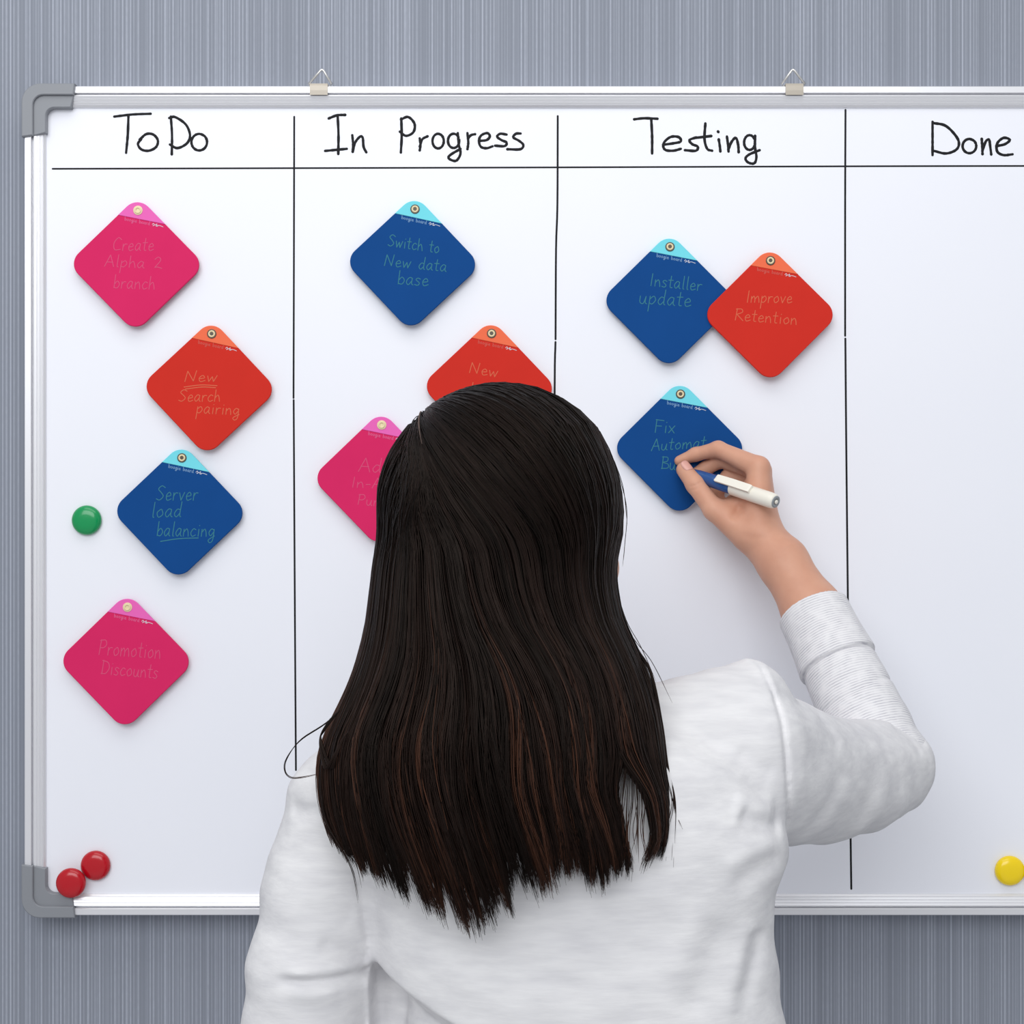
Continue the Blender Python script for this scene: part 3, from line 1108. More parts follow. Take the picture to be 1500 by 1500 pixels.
body.chain([(np.array(RSH), 0.05), (np.array(RMID + Vector((0, 0, 0.005))), 0.042), (np.array(ELBOW), 0.033), (np.array(CUFF + (CUFF - WRIST) * 0.3), 0.030), (np.array(CUFF + (CUFF - WRIST) * 0.15), 0.0285)], 0.01)
body.chain([(np.array(LSH), 0.032), (np.array(LELB), 0.036), (np.array(LWR), 0.024)], 0.01)
bv, bf = body.mesh(1)
# left hand hanging relaxed below the frame
lh = Field((LWR.x - 0.09, LWR.y - 0.09, LWR.z - 0.22), (LWR.x + 0.09, LWR.y + 0.12, LWR.z + 0.06), 0.002)
dn = (LWR - LELB).normalized()
lh.cone(LWR - dn * 0.04, LWR, 0.026, 0.022, 0.01)
fw = Vector((0, 1, 0)) - dn * dn.y
fw.normalize()
sd = dn.cross(fw)
for i, (o_, l_) in enumerate(((0.030, 0.95), (0.011, 1.05), (-0.008, 1.0), (-0.026, 0.8))):
    k0 = LWR + dn * 0.085 + fw * o_
    lh.cone(LWR + fw * o_ * 0.4 + dn * 0.01, k0, 0.015, 0.0105, 0.012)
    k1 = k0 + dn * 0.042 * l_ + sd * 0.008
    k2 = k1 + dn * 0.024 * l_ + sd * 0.012
    k3 = k2 + dn * 0.014 * l_ + sd * 0.014
    lh.chain([(np.array(k0), 0.0098), (np.array(k1), 0.0085), (np.array(k2), 0.0075), (np.array(k3), 0.0062)], 0.003)
t0 = LWR + dn * 0.02 + fw * 0.018
t1 = LWR + dn * 0.055 + fw * 0.048
t2 = t1 + dn * 0.030 + fw * 0.012 + sd * 0.006
t3 = t2 + dn * 0.022 + fw * 0.002 + sd * 0.006
lh.chain([(np.array(t0), 0.015), (np.array(t1), 0.0105), (np.array(t2), 0.009), (np.array(t3), 0.007)], 0.006)
lv, lf = lh.mesh(1)
allv = np.concatenate([hv, bv, lv])
allf = np.concatenate([hf, bf + len(hv), lf + len(hv) + len(bv)])
body_o = mesh_obj('body', allv, allf, M_skin, person, smooth=True)

# thumb nail, facing the camera
ax_t = Vector(TH[3][0]) - Vector(TH[2][0])
ax_t.normalize()
nn_ = Vector((0.62, -1, 0.25))
nn_ = (nn_ - ax_t * nn_.dot(ax_t)).normalized()
sd_t = ax_t.cross(nn_)
m2 = MB()
vs_, fs_ = [], []
NU, NV = 8, 8
for i in range(NU + 1):
    for j in range(NV + 1):
        u = -1 + 2 * i / NU
        v = -1 + 2 * j / NV
        uu = u * math.sqrt(1 - 0.45 * v * v)
        vv = v * math.sqrt(1 - 0.25 * u * u)
        p = Vector(TH[3][0]) + ax_t * (vv * 0.0068 - 0.0012) + sd_t * (math.sin(uu * 0.85) * 0.0080) + nn_ * (math.cos(uu * 0.85) * 0.0089 - 0.0006 * max(0, vv))
        vs_.append(p)
for i in range(NU):
    for j in range(NV):
        a = i * (NV + 1) + j
        fs_.append((a, a + 1, a + NV + 2, a + NV + 1))
m2.add(vs_, fs_)
nl = m2.build('fingernail', M_nail, body_o, True)
sm = nl.modifiers.new('thick', 'SOLIDIFY')
sm.thickness = 0.0008
sm.offset = 0
for sx in (-1, 1):
    m2 = MB()
    c = H(sx * 0.031, 0.0775, -0.004)
    m2.lathe(c - np.array([0, 0, 0]), H(sx * 0.031, 1, -0.004) - H(sx * 0.031, 0, -0.004),
             [(-0.009, 0.004), (-0.005, 0.0088), (0, 0.0104), (0.005, 0.0092), (0.0085, 0.006), (0.0104, 0.0)], 20)
    ey = m2.build('eye', M_eye, body_o, True)
    m2 = MB()
    m2.lathe(c, H(sx * 0.031, 1, -0.004) - H(sx * 0.031, 0, -0.004), [(0.0094, 0.0048), (0.0108, 0.003), (0.0112, 0.0)], 16)
    m2.build('iris', M_iris, body_o, True)
m2 = MB()
pts = [H(-0.021, 0.0935, -0.068), H(-0.010, 0.0985, -0.067), H(0, 0.0995, -0.068), H(0.010, 0.0985, -0.067), H(0.021, 0.0935, -0.068)]
m2.tube(pts, [0.001, 0.0035, 0.0042, 0.0035, 0.001], 8)
m2.build('lips', M_lip, body_o, True)


# --- shirt
def row(py, L, R_, yc, b):
    s = S0 * (yc + DIST) / DIST
    return (ZC + (750 - py) * s, ((L + R_) / 2 - 750) * s, (R_ - L) / 2 * s, yc, b)


shirt = Field((-0.30, -0.64, 0.84), (0.44, -0.12, 1.44), 0.0020)
shirt.loft([row(1005, 690, 850, -0.465, 0.05), row(1050, 610, 960, -0.462, 0.075), row(1100, 520, 1075, -0.46, 0.092), row(1150, 490, 1120, -0.46, 0.100),
            row(1200, 500, 1146, -0.46, 0.104), row(1250, 520, 1150, -0.46, 0.105), row(1300, 534, 1133, -0.46, 0.104), row(1340, 540, 1131, -0.46, 0.102),
            row(1400, 543, 1136, -0.46, 0.102), row(1500, 538, 1148, -0.46, 0.104), row(1600, 528, 1162, -0.46, 0.108), row(1720, 515, 1172, -0.46, 0.112), row(1840, 505, 1180, -0.46, 0.115)], 0.01)
# shoulders
shirt.cone(P(800, 1102, -0.46), P(1060, 1094, -0.44), 0.050, 0.058, 0.02)
shirt.cone(P(1040, 1075, -0.44), P(1094, 1028, -0.42), 0.048, 0.034, 0.014)
shirt.cone(P(700, 1100, -0.46), P(520, 1165, -0.47), 0.048, 0.044, 0.04)
shirt.limb([J(1072, 1110, -0.43, 0.0675), J(1140, 1129, -0.37, 0.0625), J(1205, 1140, -0.31, 0.0570), J(1250, 1137, -0.265, 0.0530), J(1300, 1124, -0.22, 0.0450)], 0.012)
# left sleeve
shirt.chain([(np.array(P(490, 1190, -0.47)), 0.040), (np.array(P(478, 1290, -0.47)), 0.0455), (np.array(P(455, 1420, -0.475)), 0.050)], 0.018)
shirt.chain([(np.array(P(455, 1425, -0.475)), 0.049), (np.array(LELB), 0.051), (np.array(LELB.lerp(LWR, 0.9)), 0.036)], 0.006)
# hem
sl, X, Y, Z = shirt.sub((-0.3, -0.64, 0.84), (0.3, -0.2, 0.95))
shirt.D[sl] = np.maximum(shirt.D[sl], (0.862 - Z))
YB = -0.56


def cr(pts, amp, w, y=YB, yr=0.06):
    shirt.crease([P(u, v, y) for u, v in pts], amp, w, yr)


# armhole seams
cr([(1102, 962), (1130, 985), (1142, 1021), (1149, 1060), (1152, 1105), (1157, 1165), (1163, 1210), (1161, 1250)], 0.0034, 0.0020, -0.49, 0.09)
cr([(1095, 958), (1122, 982), (1135, 1021)], -0.003, 0.0045, -0.45, 0.08)
cr([(500, 1150), (506, 1215), (515, 1260), (524, 1320), (531, 1380), (535, 1425)], 0.0016, 0.0028, -0.535, 0.06)
# folds at the armpits and along the side
cr([(1085, 1195), (1118, 1215), (1160, 1228)], 0.005, 0.008, -0.54)
cr([(1075, 1178), (1110, 1192), (1150, 1200)], -0.003, 0.009, -0.54)
cr([(1090, 1110), (1120, 1135), (1150, 1150)], 0.003, 0.008, -0.54)
cr([(1060, 1270), (1105, 1250), (1150, 1240)], -0.003, 0.010, -0.54)
cr([(1070, 1300), (1115, 1275), (1150, 1262)], 0.003, 0.010, -0.54)
cr([(1085, 1480), (1100, 1430), (1112, 1395), (1118, 1370)], 0.0045, 0.008, -0.54)
cr([(1065, 1500), (1082, 1440), (1098, 1390), (1105, 1350)], -0.003, 0.009, -0.54)
cr([(1015, 1500), (1040, 1420), (1065, 1350)], 0.002, 0.012, -0.56)
cr([(960, 1510), (1000, 1400), (1040, 1320)], -0.002, 0.014, -0.56)
cr([(560, 1345), (700, 1375), (860, 1365), (980, 1330)], 0.0018, 0.016, -0.565)
cr([(560, 1420), (700, 1460), (860, 1470), (1000, 1440)], -0.002, 0.018, -0.565)
cr([(545, 1390), (620, 1420), (720, 1440)], -0.002, 0.012, -0.56)
# left sleeve: horizontal crease with a soft bulge above it
cr([(405, 1437), (450, 1436), (500, 1434), (548, 1438)], 0.006, 0.0045, -0.52, 0.06)
cr([(415, 1425), (460, 1424), (505, 1422), (535, 1424)], -0.0032, 0.006, -0.52, 0.06)
cr([(466, 1380), (500, 1400), (535, 1428)], 0.004, 0.006, -0.52, 0.06)
cr([(420, 1452), (460, 1456), (500, 1452)], -0.002, 0.006, -0.52, 0.06)
cr([(425, 1184), (450, 1186), (475, 1180)], 0.003, 0.006, -0.50, 0.06)
cr([(440, 1330), (480, 1335), (520, 1350)], 0.0016, 0.010, -0.52, 0.06)
# right upper sleeve
cr([(1180, 1042), (1200, 1062), (1212, 1085)], 0.0016, 0.005, -0.36, 0.06)
cr([(1175, 1190), (1205, 1150), (1225, 1110)], 0.002, 0.010, -0.37, 0.08)
cr([(1230, 1200), (1270, 1150), (1290, 1100)], 0.0016, 0.012, -0.33, 0.08)
cr([(1325, 1062), (1345, 1075), (1360, 1098)], 0.0026, 0.004, -0.25, 0.05)
cr([(1310, 1064), (1335, 1082), (1352, 1108)], 0.002, 0.004, -0.26, 0.05)
# the back of the blouse hangs over on the lower left: recessed below the line from the armpit
sl, X, Y, Z = shirt.sub((-0.16, -0.64, 0.84), (0.02, -0.40, 1.25))
A_, B_ = P(548, 1438, -0.55), P(650, 1500, -0.56)
dl = Vector((B_.x - A_.x, B_.z - A_.z)).normalized()
below = -((X - A_.x) * (-dl.y) + (Z - A_.z) * dl.x)
armx = X - P(548, 0, -0.5).x
shirt.D[sl] = shirt.D[sl] + 0.030 * np.clip((-0.455 - Y) / 0.02, 0, 1) * np.clip(below / 0.014, 0, 1) * np.clip((armx + 0.004) / 0.008, 0, 1) * np.clip(2.2 - armx / 0.06, 0, 1)
# gentle random unevenness of the cloth
XX, YY, ZZ = shirt.ax[0][:, None, None], shirt.ax[1][None, :, None], shirt.ax[2][None, None, :]
shirt.D += (0.0009 * np.sin(XX * 52 + ZZ * 70 + 1.0) * np.sin(ZZ * 61 - XX * 33 + YY * 20) + 0.0006 * np.sin(XX * 120 + ZZ * 35) * np.sin(ZZ * 140 + YY * 60 + XX * 30)).astype(np.float32)
sv, sf = shirt.mesh(3)
fc = sv[sf].mean(1)
# seam planes
spx = np.interp(fc[:, 2], [P(0, v, -0.47).z for v in (1250, 1210, 1165, 1105, 1060, 1021, 985, 962)], [P(u, 0, -0.47).x for u in (1162, 1163, 1157, 1152, 1149, 1142, 1130, 1102)])
is_rs = (fc[:, 0] > spx) & (fc[:, 2] > P(0, 1252, -0.45).z)
slx = np.interp(fc[:, 2], [P(0, v, -0.5).z for v in (1700, 1500, 1437, 1380, 1260, 1150)], [P(u, 0, -0.5).x for u in (545, 541, 541, 531, 515, 498)])
is_ls = fc[:, 0] < slx
is_to = ~(is_rs | is_ls)
q = pick(sv, sf, is_to)
shirt_o = mesh_obj('shirt', q[0], q[1], M_shirt, person, True)
q = pick(sv, sf, is_rs)
mesh_obj('sleeve', q[0], q[1], M_shirt, shirt_o, True)
q = pick(sv, sf, is_ls)
mesh_obj('sleeve', q[0], q[1], M_shirt, shirt_o, True)
# forearm sleeve, pushed up, with a folded cuff: finer grid
SLV_A = P(1298, 1118, -0.215)
SLV_B = CUFF.copy()
fdir = (SLV_B - SLV_A).normalized()
flen = (SLV_B - SLV_A).length
fs = Field((0.21, -0.29, 1.20), (0.44, -0.06, 1.47), 0.0014)
fs.chain([(np.array(SLV_A), 0.0425), (np.array(SLV_A.lerp(SLV_B, 0.35)), 0.0400), (np.array(SLV_A.lerp(SLV_B, 0.75)), 0.0372)], 0.003)
sl, X, Y, Z = fs.sub((-9, -9, -9), (9, 9, 9))
al = (X - SLV_A.x) * fdir.x + (Y - SLV_A.y) * fdir.y + (Z - SLV_A.z) * fdir.z
rad = np.sqrt(np.maximum((X - SLV_A.x) ** 2 + (Y - SLV_A.y) ** 2 + (Z - SLV_A.z) ** 2 - al ** 2, 0))
# uneven rolls of cloth
ang = np.arctan2(Z - SLV_A.z, X - SLV_A.x + 0 * Y)
fs.D[sl] -= (0.0011 * np.sin(al * 150 + 1.2 * np.sin(X * 70) + 0.6) * np.clip(1 - al / (0.66 * flen), 0, 1)).astype(np.float32)
CT = 0.64
wob = 0.004 * np.sin((X - SLV_A.x) * 40)
rc_ = 0.0408 - 0.0040 * np.clip((al - CT * flen) / ((1 - CT) * flen), 0, 1) - 0.0012 * np.sin(np.clip((al - CT * flen) / ((1 - CT) * flen), 0, 1) * 3.14)
d_c = np.maximum(np.maximum(rad - rc_, (CT * flen + wob) - al), al - flen)
fs.put(sl, d_c.astype(np.float32), 0.0006)
bore = np.maximum(rad - 0.0318, (flen - 0.035) - al)
fs.D[sl] = np.maximum(fs.D[sl], -bore)
fs.D[sl] = fs.D[sl] + 0.0022 * np.exp(-((al - CT * flen - wob + 0.0012) / 0.0018) ** 2)
fs.D[sl] = fs.D[sl] + 0.0016 * np.exp(-((al - 0.40 * flen - 2.0 * wob) / 0.0022) ** 2)
fv, ff = fs.mesh(2)
along = (fv - np.array(SLV_A)) @ np.array(fdir)
fcc = fv[ff].mean(1)
fal = (fcc - np.array(SLV_A)) @ np.array(fdir)
wobf = 0.004 * np.sin((fcc[:, 0] - SLV_A.x) * 40)
is_cuff = fal > CT * flen + wobf - 0.0008
q = pick(fv, ff, ~is_cuff)
mesh_obj('forearm_sleeve', q[0], q[1], M_sleeve, shirt_o, True, attrs={'along': along[q[2]]})['label'] = 'finely ribbed pushed up forearm sleeve'
q = pick(fv, ff, is_cuff)
mesh_obj('cuff', q[0], q[1], M_sleeve, shirt_o, True, attrs={'along': along[q[2]]})['label'] = 'finely ribbed folded back cuff'

# --- trousers and shoes (below the frame)
tr = Field((-0.20, -0.66, 0.03), (0.32, -0.24, 1.0), 0.006)
hx = P(842, 0, -0.46).x
for sx in (-1, 1):
    tr.chain([(np.array((hx + sx * 0.075, -0.46, 0.84)), 0.095), (np.array((hx + sx * 0.085, -0.45, 0.48)), 0.066), (np.array((hx + sx * 0.09, -0.46, 0.09)), 0.050)], 0.02)
tr.ellipsoid((hx, -0.46, 0.90), (0.155, 0.100, 0.085), 0.03)
tv, tf = tr.mesh(1)
mesh_obj('trousers', tv, tf, M_trouser, person, True)
for sx in (-1, 1):
    sh = Field((hx + sx * 0.09 - 0.08, -0.56, -0.004), (hx + sx * 0.09 + 0.08, -0.22, 0.14), 0.004)
    x_ = hx + sx * 0.09
    sh.cone((x_, -0.49, 0.04), (x_ + sx * 0.008, -0.33, 0.03), 0.038, 0.040, 0.02)
    sh.cone((x_, -0.475, 0.05), (x_, -0.465, 0.10), 0.038, 0.044, 0.02)
    sl, X, Y, Z = sh.sub((-1, -1, -1), (1, 1, 1))
    sh.D[sl] = np.maximum(sh.D[sl], 0.002 - Z)
    v_, f_ = sh.mesh(1)
    mesh_obj('shoe', v_, f_, M_shoe, person, True)

# --- hair
ROWS = np.array([  # py, left, right, centre depth, half depth
    (780, 551, 909, -0.450, 0.115), (816, 548, 900, -0.452, 0.112), (852, 545, 900, -0.457, 0.109), (900, 540, 908, -0.468, 0.103), (960, 527, 938, -0.490, 0.092),
    (1000, 513, 955, -0.505, 0.084), (1030, 500, 963, -0.515, 0.079), (1060, 484, 968, -0.523, 0.075), (1085, 471, 971, -0.528, 0.072), (1130, 466, 975, -0.535, 0.067),
    (1180, 468, 982, -0.540, 0.062), (1230, 484, 978, -0.544, 0.058), (1290, 512, 955, -0.548, 0.054), (1360, 545, 940, -0.550, 0.050)])
TIPX = [460, 487, 513, 530, 556, 586, 643, 677, 712, 753, 756, 790, 829, 846, 860, 890, 896, 929, 935, 963, 980, 992]
TIPY = [1195, 1228, 1258, 1286, 1298, 1320, 1338, 1346, 1340, 1330, 1300, 1300, 1284, 1296, 1278, 1280, 1266, 1280, 1262, 1240, 1212, 1190]
RX, RY, RZ = 0.0995, 0.115, 0.1025
A0 = np.array([-0.50, 0.68, 0.54])
A1 = np.array([-0.625, 0.0, 0.79])
A2 = np.array([-0.53, -0.78, 0.336])


def part_dir(s):
    p = (1 - s) ** 2 * A0 + 2 * s * (1 - s) * (2 * A1 - 0.5 * (A0 + A2)) + s * s * A2
    return p / np.linalg.norm(p)


FPY = np.arange(600.0, 1500.0, 5.0)
gk = np.exp(-0.5 * (np.arange(-12, 13) * 5 / 24.0) ** 2)
gk /= gk.sum()
FROW = [np.convolve(np.pad(np.interp(FPY, ROWS[:, 0], ROWS[:, c]), 12, mode='edge'), gk, 'valid') for c in range(1, 5)]


def rowv(py, c):
    return np.interp(py, FPY, FROW[c - 1])


def smoothstep(a, b, x):
    t_ = np.clip((x - a) / (b - a), 0, 1)
    return t_ * t_ * (3 - 2 * t_)


N1, N2 = 15, 26
N_STR = 12500
N_CL = 420
cl_u = np.sort(rng.random(N_CL))
cl_phase = rng.random(N_CL) * 6.28
cl_amp = rng.random(N_CL)
cl_shade = np.clip(rng.normal(0.42, 0.20, N_CL), 0.02, 1)
cl_len = rng.normal(0, 7, N_CL)
cl_rho = 0.90 + 0.10 * rng.random(N_CL)
cl_layer = rng.random(N_CL)


LOCK_X = np.cumsum(9 + 34 * rng.random(34) ** 1.6) + 440
LOCK_L = rng.normal(0, 9, 34)


def strand(u0, s, rho, tipd, phase, amp, uc, clump, side):
    """returns (N1+N2, 3) world points from the parting down to the tip"""
    th = -math.acos(np.clip(2 * u0 - 1, -1, 1)) * side           # 0 = right, -90 = towards the camera, -180 = left
    A = part_dir(s)
    lat = -0.27
    B = np.array([math.cos(th) * math.sqrt(1 - lat * lat), math.sin(th) * math.sqrt(1 - lat * lat), lat])
    om = math.acos(np.clip(A @ B, -1, 1))
    t_ = np.linspace(0, 1, N1, endpoint=False)[:, None]
    D_ = (np.sin((1 - t_) * om) * A + np.sin(t_ * om) * B) / math.sin(om)
    # hair lifts off the parting, then follows the skull
    lift = 0.925 + 0.095 * smoothstep(0, 0.11, t_) - 0.02 * smoothstep(0.3, 1.0, t_)
    r_ = lift * (rho + (1 - rho) * 0.35 * (1 - t_))
    top = np.array(HEADC) + D_ * np.array([RX, RY, RZ]) * r_
    # hanging part
    py0 = 750 - (HEADC.z + RZ * lat * rho - ZC) / (S0 * (HEADC.y + DIST) / DIST)
    xt = rowv(1230, 1) + u0 * (rowv(1230, 2) - rowv(1230, 1))
    drift = 0.25 * smoothstep(0.08, 0.5, u0) * (1 - u0) * 2
    u_end = u0 + drift
    for _ in range(2):
        xt = rowv(1250, 1) + u_end * (rowv(1250, 2) - rowv(1250, 1))
    xe = xt + 26 * min(1.0, 4 * max(0.0, u_end * (1 - u_end)))
    py1 = np.interp(xe, TIPX, TIPY) - 9 + tipd + LOCK_L[int(np.argmin(np.abs(LOCK_X - xe)))]
    w = np.linspace(0, 1, N2)
    py = py0 + (py1 - py0) * w
    dr = smoothstep(790, 1120, py)
    uu = u0 + drift * dr
    uu = uu + (uc + 0.25 * smoothstep(0.08, 0.5, uc) * (1 - uc) * 2 * dr - uu) * clump * smoothstep(860, 1260, py)
    Lr, Rr = rowv(py, 1), rowv(py, 2)
    yc, hd = rowv(py, 3), rowv(py, 4)
    px = Lr + (Rr - Lr) * uu
    px = px + (amp * 13) * np.sin(phase + (py - 800) / 62.0) * smoothstep(880, 1100, py) * np.minimum(1, 6 * np.minimum(uu, 1 - uu) + 0.15)
    bell = np.clip(4 * uu * (1 - uu), 0, 1) * smoothstep(0.02, 0.25, uu)
    px = px + bell * (52 * smoothstep(1090, 1340, py) - 26 * smoothstep(930, 1090, py))
    lk = int(np.argmin(np.abs(LOCK_X - (px[-1] + 0.0))))
    px = px + (LOCK_X[lk] - px[-1]) * 0.34 * smoothstep(1120, 1330, py)
    # opening among the strands on the right
    gap = smoothstep(1085, 1165, py) * (1 - 0.55 * smoothstep(1215, 1262, py))
    xg = float(np.interp(1150, py, px))
    if 850 < xg <= 920:
        px = px + gap * (850 + (xg - 850) * 50 / 70.0 - xg)
    elif 920 < xg < 1000:
        px = px + gap * (946 + (xg - 920) * 40 / 80.0 - xg)
    sn = side * np.sqrt(np.clip(1 - (2 * uu - 1) ** 2, 0, 1))
    rr = rho if np.isscalar(rho) else rho
    dep = yc - hd * sn * (1 - (1 - rr) * 1.6)
    cxr = (Lr + Rr) / 2
    px = cxr + (px - cxr) * (1 - (1 - rr) * 0.30)
    sc = S0 * (dep + DIST) / DIST
    # outline measured at the silhouette depth, so keep its scale there
    ssil = S0 * (yc + DIST) / DIST
    low = np.stack([(px - 750) * (ssil + (sc - ssil) * sn), dep, ZC + (750 - py) * (ssil + (sc - ssil) * 0.5 * sn)], 1)
    P_ = np.concatenate([top, low])
    # soften the joint between the two pieces
    for _ in range(4):
        a, b = N1 - 5, N1 + 6
        P_[a:b] = 0.5 * P_[a:b] + 0.25 * (P_[a - 1:b - 1] + P_[a + 1:b + 1])
    return P_


strands, shades, radii = [], [], []
for i in range(N_STR):
    u0 = rng.random() ** 1.12
    # denser towards the silhouette
    if rng.random() < 0.25:
        u0 = rng.beta(0.6, 0.6)
    ci = int(np.clip(np.searchsorted(cl_u, u0) + rng.integers(-2, 3), 0, N_CL - 1))
    uc = cl_u[ci]
    thd = -math.degrees(math.acos(2 * min(max(u0, 0), 1) - 1))
    if thd > -150:
        s = np.clip(1 - (thd + 150) / 150.0 + rng.normal(0, 0.10), 0.02, 1.0)
        s = s ** 0.9
    else:
        s = np.clip(1 - (-150 - thd) / 30 * 0.6 + rng.normal(0, 0.10), 0.42, 1.0)
    rho = np.clip(cl_rho[ci] + rng.normal(0, 0.018), 0.80, 1.012)
    tipd = cl_len[ci] - abs(rng.normal(0, 24)) + (10 if rng.random() < 0.10 else 0)
    if rng.random() < 0.10:
        tipd -= 90 * rng.random()
    P_ = strand(u0, s, rho, tipd, cl_phase[ci] * 0.35 + u0 * 7 + rng.normal(0, 0.15), 0.25 + 0.75 * cl_amp[ci], uc, 0.62 * rng.random() ** 0.5, 1)
    P_ = P_ + np.cumsum(rng.normal(0, 0.00012, P_.shape), 0)
    strands.append(P_)
    shades.append(np.clip(0.30 + 0.17 * math.sin(u0 * 31 + 1) + 0.15 * math.sin(u0 * 67 + 2.2) + (cl_shade[ci] - 0.42) * 0.8 + rng.normal(0, 0.10), 0, 1))
    radii.append(0.00042 + 0.0003 * rng.random())


for i in range(1500):
    u0 = 0.17 * rng.random() ** 1.3
    s = np.clip(0.55 - 3.0 * u0 + rng.normal(0, 0.08), 0.03, 0.7)
    P_ = strand(u0, s, np.clip(0.97 + rng.normal(0, 0.03), 0.86, 1.0), -15 - 130 * u0 / 0.17 - abs(rng.normal(0, 25)), u0 * 9, 0.3, u0, 0.0, -1)
    P_ = P_ + np.cumsum(rng.normal(0, 0.00012, P_.shape), 0)
    strands.append(P_)
    shades.append(np.clip(rng.normal(0.3, 0.15), 0, 1))
    radii.append(0.00045 + 0.0003 * rng.random())


def flyaway(pts, r, shade=0.5, n=N1 + N2):
    q_ = catmull([P(u, v, y) for u, v, y in pts], 16)
    a = np.array([tuple(p) for p in q_])
    t_ = np.linspace(0, len(a) - 1, n)
    strands.append(np.stack([np.interp(t_, np.arange(len(a)), a[:, c]) for c in range(3)], 1))
    shades.append(shade)
    radii.append(r)


for k in range(2):
    j = k * 1.2
    flyaway([(520, 1020 - j, -0.53), (480, 1058 - j, -0.53), (440, 1085 - j, -0.525), (419 + j, 1112, -0.52), (417 + j, 1130, -0.52), (427 + j, 1140 - j, -0.52), (450, 1138 - j, -0.53), (480, 1130, -0.54)], 0.00036, 0.7)
for k in range(10):
    j = k * 1.5 + random.uniform(-1, 1)
    flyaway([(498, 1040, -0.55), (480 - j * 0.4, 1058 + j, -0.555), (468 + j * 0.2, 1085, -0.56), (474 + j, 1125, -0.565), (486 + j * 0.5, 1110, -0.57), (502, 1082 + j * 0.3, -0.57), (512, 1070, -0.575)], 0.0006, 0.4)
for k in range(5):
    j = k * 2.2 + random.uniform(-2.5, 2.5)
    flyaway([(490, 1120, -0.55), (472 + j, 1165, -0.555), (478 + j, 1205, -0.56), (500 + j, 1245, -0.565), (516 + j, 1280 - j * 2, -0.57), (524 + j, 1325 - j * 4, -0.572)], 0.00036, 0.5)
for k in range(14):
    j = random.uniform(-5, 5)
    e_y = random.uniform(1195, 1275)
    flyaway([(925 + j, 945, -0.50), (950 + j, 985, -0.52), (966 + j, 1060, -0.53), (974 + j, 1120, -0.54), (982 + j * 1.6, 1175, -0.55), (970 + j * 4, e_y, -0.56)], 0.00045, 0.45)
for k in range(26):
    x_ = 897 + k * 1.9 + random.uniform(-2, 2)
    flyaway([(905 + k * 1.0, 1030 + random.uniform(-10, 25), -0.545), (914 + k * 0.7, 1100, -0.566), (x_, 1170, -0.577), (x_ - 3 + random.uniform(-6, 6), 1215, -0.58), (x_ - 2 + random.uniform(-8, 14), 1262 + random.uniform(-14, 8), -0.582)], 0.0003, 0.7)
for pts in ([(905, 690, -0.45), (918, 745, -0.45), (915, 800, -0.45), (912, 830, -0.45)], [(902, 860, -0.46), (918, 910, -0.47), (940, 950, -0.48), (962, 1000, -0.50)],
            [(900, 840, -0.46), (910, 900, -0.47), (932, 945, -0.48), (950, 975, -0.5)], [(900, 675, -0.45), (913, 715, -0.45), (919, 770, -0.45)],
            [(900, 870, -0.46), (925, 930, -0.47), (955, 970, -0.49), (985, 1030, -0.51)],
            [(970, 1080, -0.54), (978, 1140, -0.55), (990, 1190, -0.55), (1000, 1215, -0.56)]):
    flyaway(pts, 0.00032, 0.6)

S = np.array(strands)                         # (n, m, 3)
n_, m_ = S.shape[:2]
T = np.gradient(S, axis=1)
T /= np.linalg.norm(T, axis=2, keepdims=True) + 1e-9
up = np.array([0.0, 1.0, 0.15])
U = np.cross(T, up)
U /= np.linalg.norm(U, axis=2, keepdims=True) + 1e-9
W = np.cross(T, U)
tap = np.ones(m_)
tap[-9:] = np.linspace(1, 0.15, 9)
tap[:3] = (0.5, 0.8, 1.0)
R_ = np.array(radii)[:, None] * tap[None, :]
ring = []
for k in range(3):
    a = 2 * math.pi * k / 3 + math.pi / 2
    ring.append(S + (U * math.cos(a) + W * math.sin(a)) * R_[..., None])
V = np.stack(ring, 2)                          # n, m, 3, 3
base_i = (np.arange(n_)[:, None] * m_ + np.arange(m_ - 1)[None, :]) * 3
fcs = []
for k in range(3):
    k2 = (k + 1) % 3
    fcs.append(np.stack([base_i + k, base_i + k2, base_i + 3 + k2, base_i + 3 + k], -1).reshape(-1, 4))
HF = np.concatenate(fcs)
HV = V.reshape(-1, 3)
LEN = np.concatenate([np.linspace(0.30, 0.55, N1), 0.55 + 0.75 * np.linspace(0, 1, N2) ** 0.7])
HS = np.repeat((np.array(shades)[:, None] * LEN[None, :] + 0.10 * np.clip(LEN - 0.6, 0, 1)[None, :]).ravel(), 3)
# cap under the strands, so that no scalp shines through
cv, cf_ = [], []
NU, NV = 40, 24
for j in range(NV + 1):
    la = math.pi / 2 - math.pi * 0.80 * j / NV
    for i in range(NU):
        lo = 2 * math.pi * i / NU
        d = np.array([math.cos(la) * math.cos(lo), math.cos(la) * math.sin(lo), math.sin(la)])
        cv.append(np.array(HEADC) + d * np.array([RX, RY, RZ]) * 0.865)
for j in range(NV):
    for i in range(NU):
        i2 = (i + 1) % NU
        f_ = (j * NU + i, (j + 1) * NU + i, (j + 1) * NU + i2, j * NU + i2)
        c = np.mean([cv[q_] for q_ in f_], 0) - np.array(HEADC)
        fwd = c[0] * -sy_ + c[1] * cy_
        if fwd < 0.035 or c[2] > 0.062:
            cf_.append(f_)
HF = np.concatenate([HF, np.array(cf_) + len(HV)])
HV = np.concatenate([HV, np.array(cv)])
HS = np.concatenate([HS, np.full(len(cv), 0.15)])
hair_o = mesh_obj('hair', HV, HF, M_hair, person, True, attrs={'strand': HS})
hair_o['label'] = 'long straight dark brown hair'
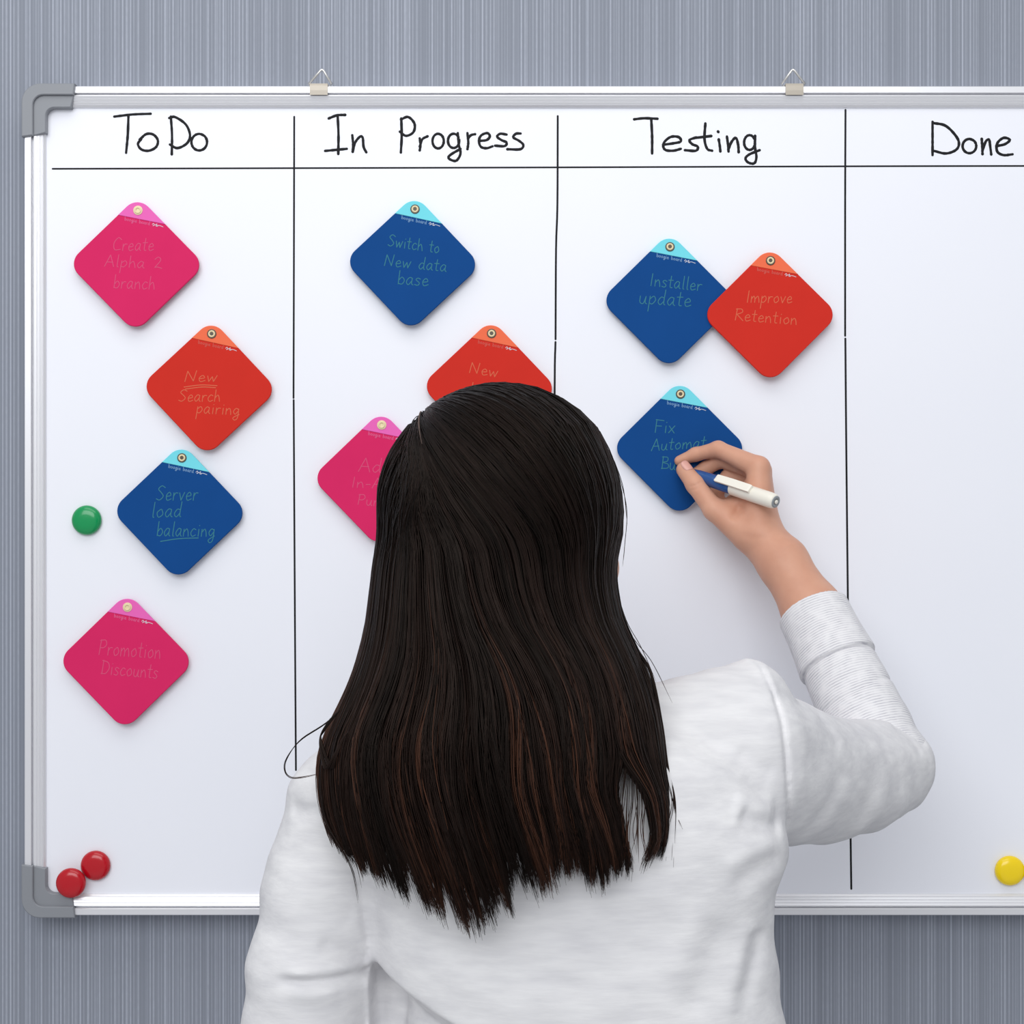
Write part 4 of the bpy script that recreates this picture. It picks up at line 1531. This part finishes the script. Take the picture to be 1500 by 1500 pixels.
# pale line of the parting
m2 = MB()
pts = []
for k in range(14):
    s = 0.56 + 0.34 * k / 13
    pts.append(np.array(HEADC) + part_dir(s) * np.array([RX, RY, RZ]) * 1.034)
m2.tube(pts, [0.0002] + [0.0006] * 9 + [0.0005, 0.0004, 0.0003, 0.0002], 6)
m2.build('hair_parting', M_scalp, hair_o, True)

# ------------------------------------------------------------------ pen
TIP = P(984, 684.5, -0.0042)
END = P(1136, 735, -0.105)
pax = (END - TIP).normalized()
plen = (END - TIP).length
pen = thing('marker_pen', 'blue and white pen held in the woman\'s right hand', 'pen', TIP)
m2 = MB()
m2.lathe(TIP, pax, [(0.0, 0.0006), (0.003, 0.0010), (0.010, 0.0022), (0.0101, 0.003), (0.022, 0.0048), (0.040, 0.0068), (0.060, 0.0074), (plen * 0.60, 0.0076)], 28)
brl = m2.build('barrel', M_penblue, pen, True)
m2 = MB()
m2.lathe(TIP, pax, [(plen * 0.60, 0.0078), (plen * 0.605, 0.0082), (plen * 0.95, 0.0082), (plen * 0.985, 0.0078), (plen, 0.0066)], 28)
capo = m2.build('cap', M_penwhite, pen, True)
m2 = MB()
m2.lathe(TIP, pax, [(plen * 0.995, 0.0063), (plen + 0.0006, 0.0063), (plen + 0.0010, 0.0056), (plen + 0.0010, 0.0036), (plen + 0.0002, 0.0033), (plen + 0.0002, 0.0)], 24)
m2.build('end_ring', M_pengrey, capo, True)
m2 = MB()
m2.lathe(TIP, pax, [(plen, 0.0022), (plen + 0.0016, 0.0022), (plen + 0.0020, 0.0016), (plen + 0.0020, 0.0)], 20)
m2.build('end_button', M_penwhite, capo, True)
# clip on the camera side
cn = Vector((0, -1, 0.35))
cn = (cn - pax * cn.dot(pax)).normalized()
cs = pax.cross(cn)
m2 = MB()
vs_ = []
for h_, w_, o1, o2 in ((plen * 0.47, 0.0036, 0.0080, 0.0098), (plen * 0.48, 0.0042, 0.0082, 0.0104), (plen * 0.62, 0.0044, 0.0090, 0.0110), (plen * 0.78, 0.0044, 0.0092, 0.0110), (plen * 0.80, 0.0042, 0.0078, 0.0106)):
    c = TIP + pax * h_
    vs_ += [c + cs * w_ + cn * o1, c + cs * w_ + cn * o2, c - cs * w_ + cn * o2, c - cs * w_ + cn * o1]
fs_ = [(0, 1, 2, 3), (19, 18, 17, 16)]
for i in range(4):
    for k in range(4):
        fs_.append((i * 4 + k, i * 4 + 4 + k, i * 4 + 4 + (k + 1) % 4, i * 4 + (k + 1) % 4))
m2.add(vs_, fs_)
m2.build('clip', M_penwhite, capo)

# ------------------------------------------------------------------ bracelet
brc = CUFF + fdir * 0.007
tilt_n = (fdir + Vector((0.10, 0, 0.28)) * 0.5).normalized()
u_ = tilt_n.orthogonal().normalized()
w_ = tilt_n.cross(u_)
m2 = MB()
for o_, r_ in ((0.0, 0.0296), (0.0022, 0.0293)):
    m2.tube([brc + tilt_n * o_ + (u_ * math.cos(a) + w_ * math.sin(a)) * r_ for a in [2 * math.pi * k / 40 for k in range(40)]], 0.0007, 6, closed=True)
br = m2.build('bracelet', M_gold, None, True)
br['label'] = 'thin gold bracelet on the right forearm at the edge of the grey cuff'
br['category'] = 'bracelet'
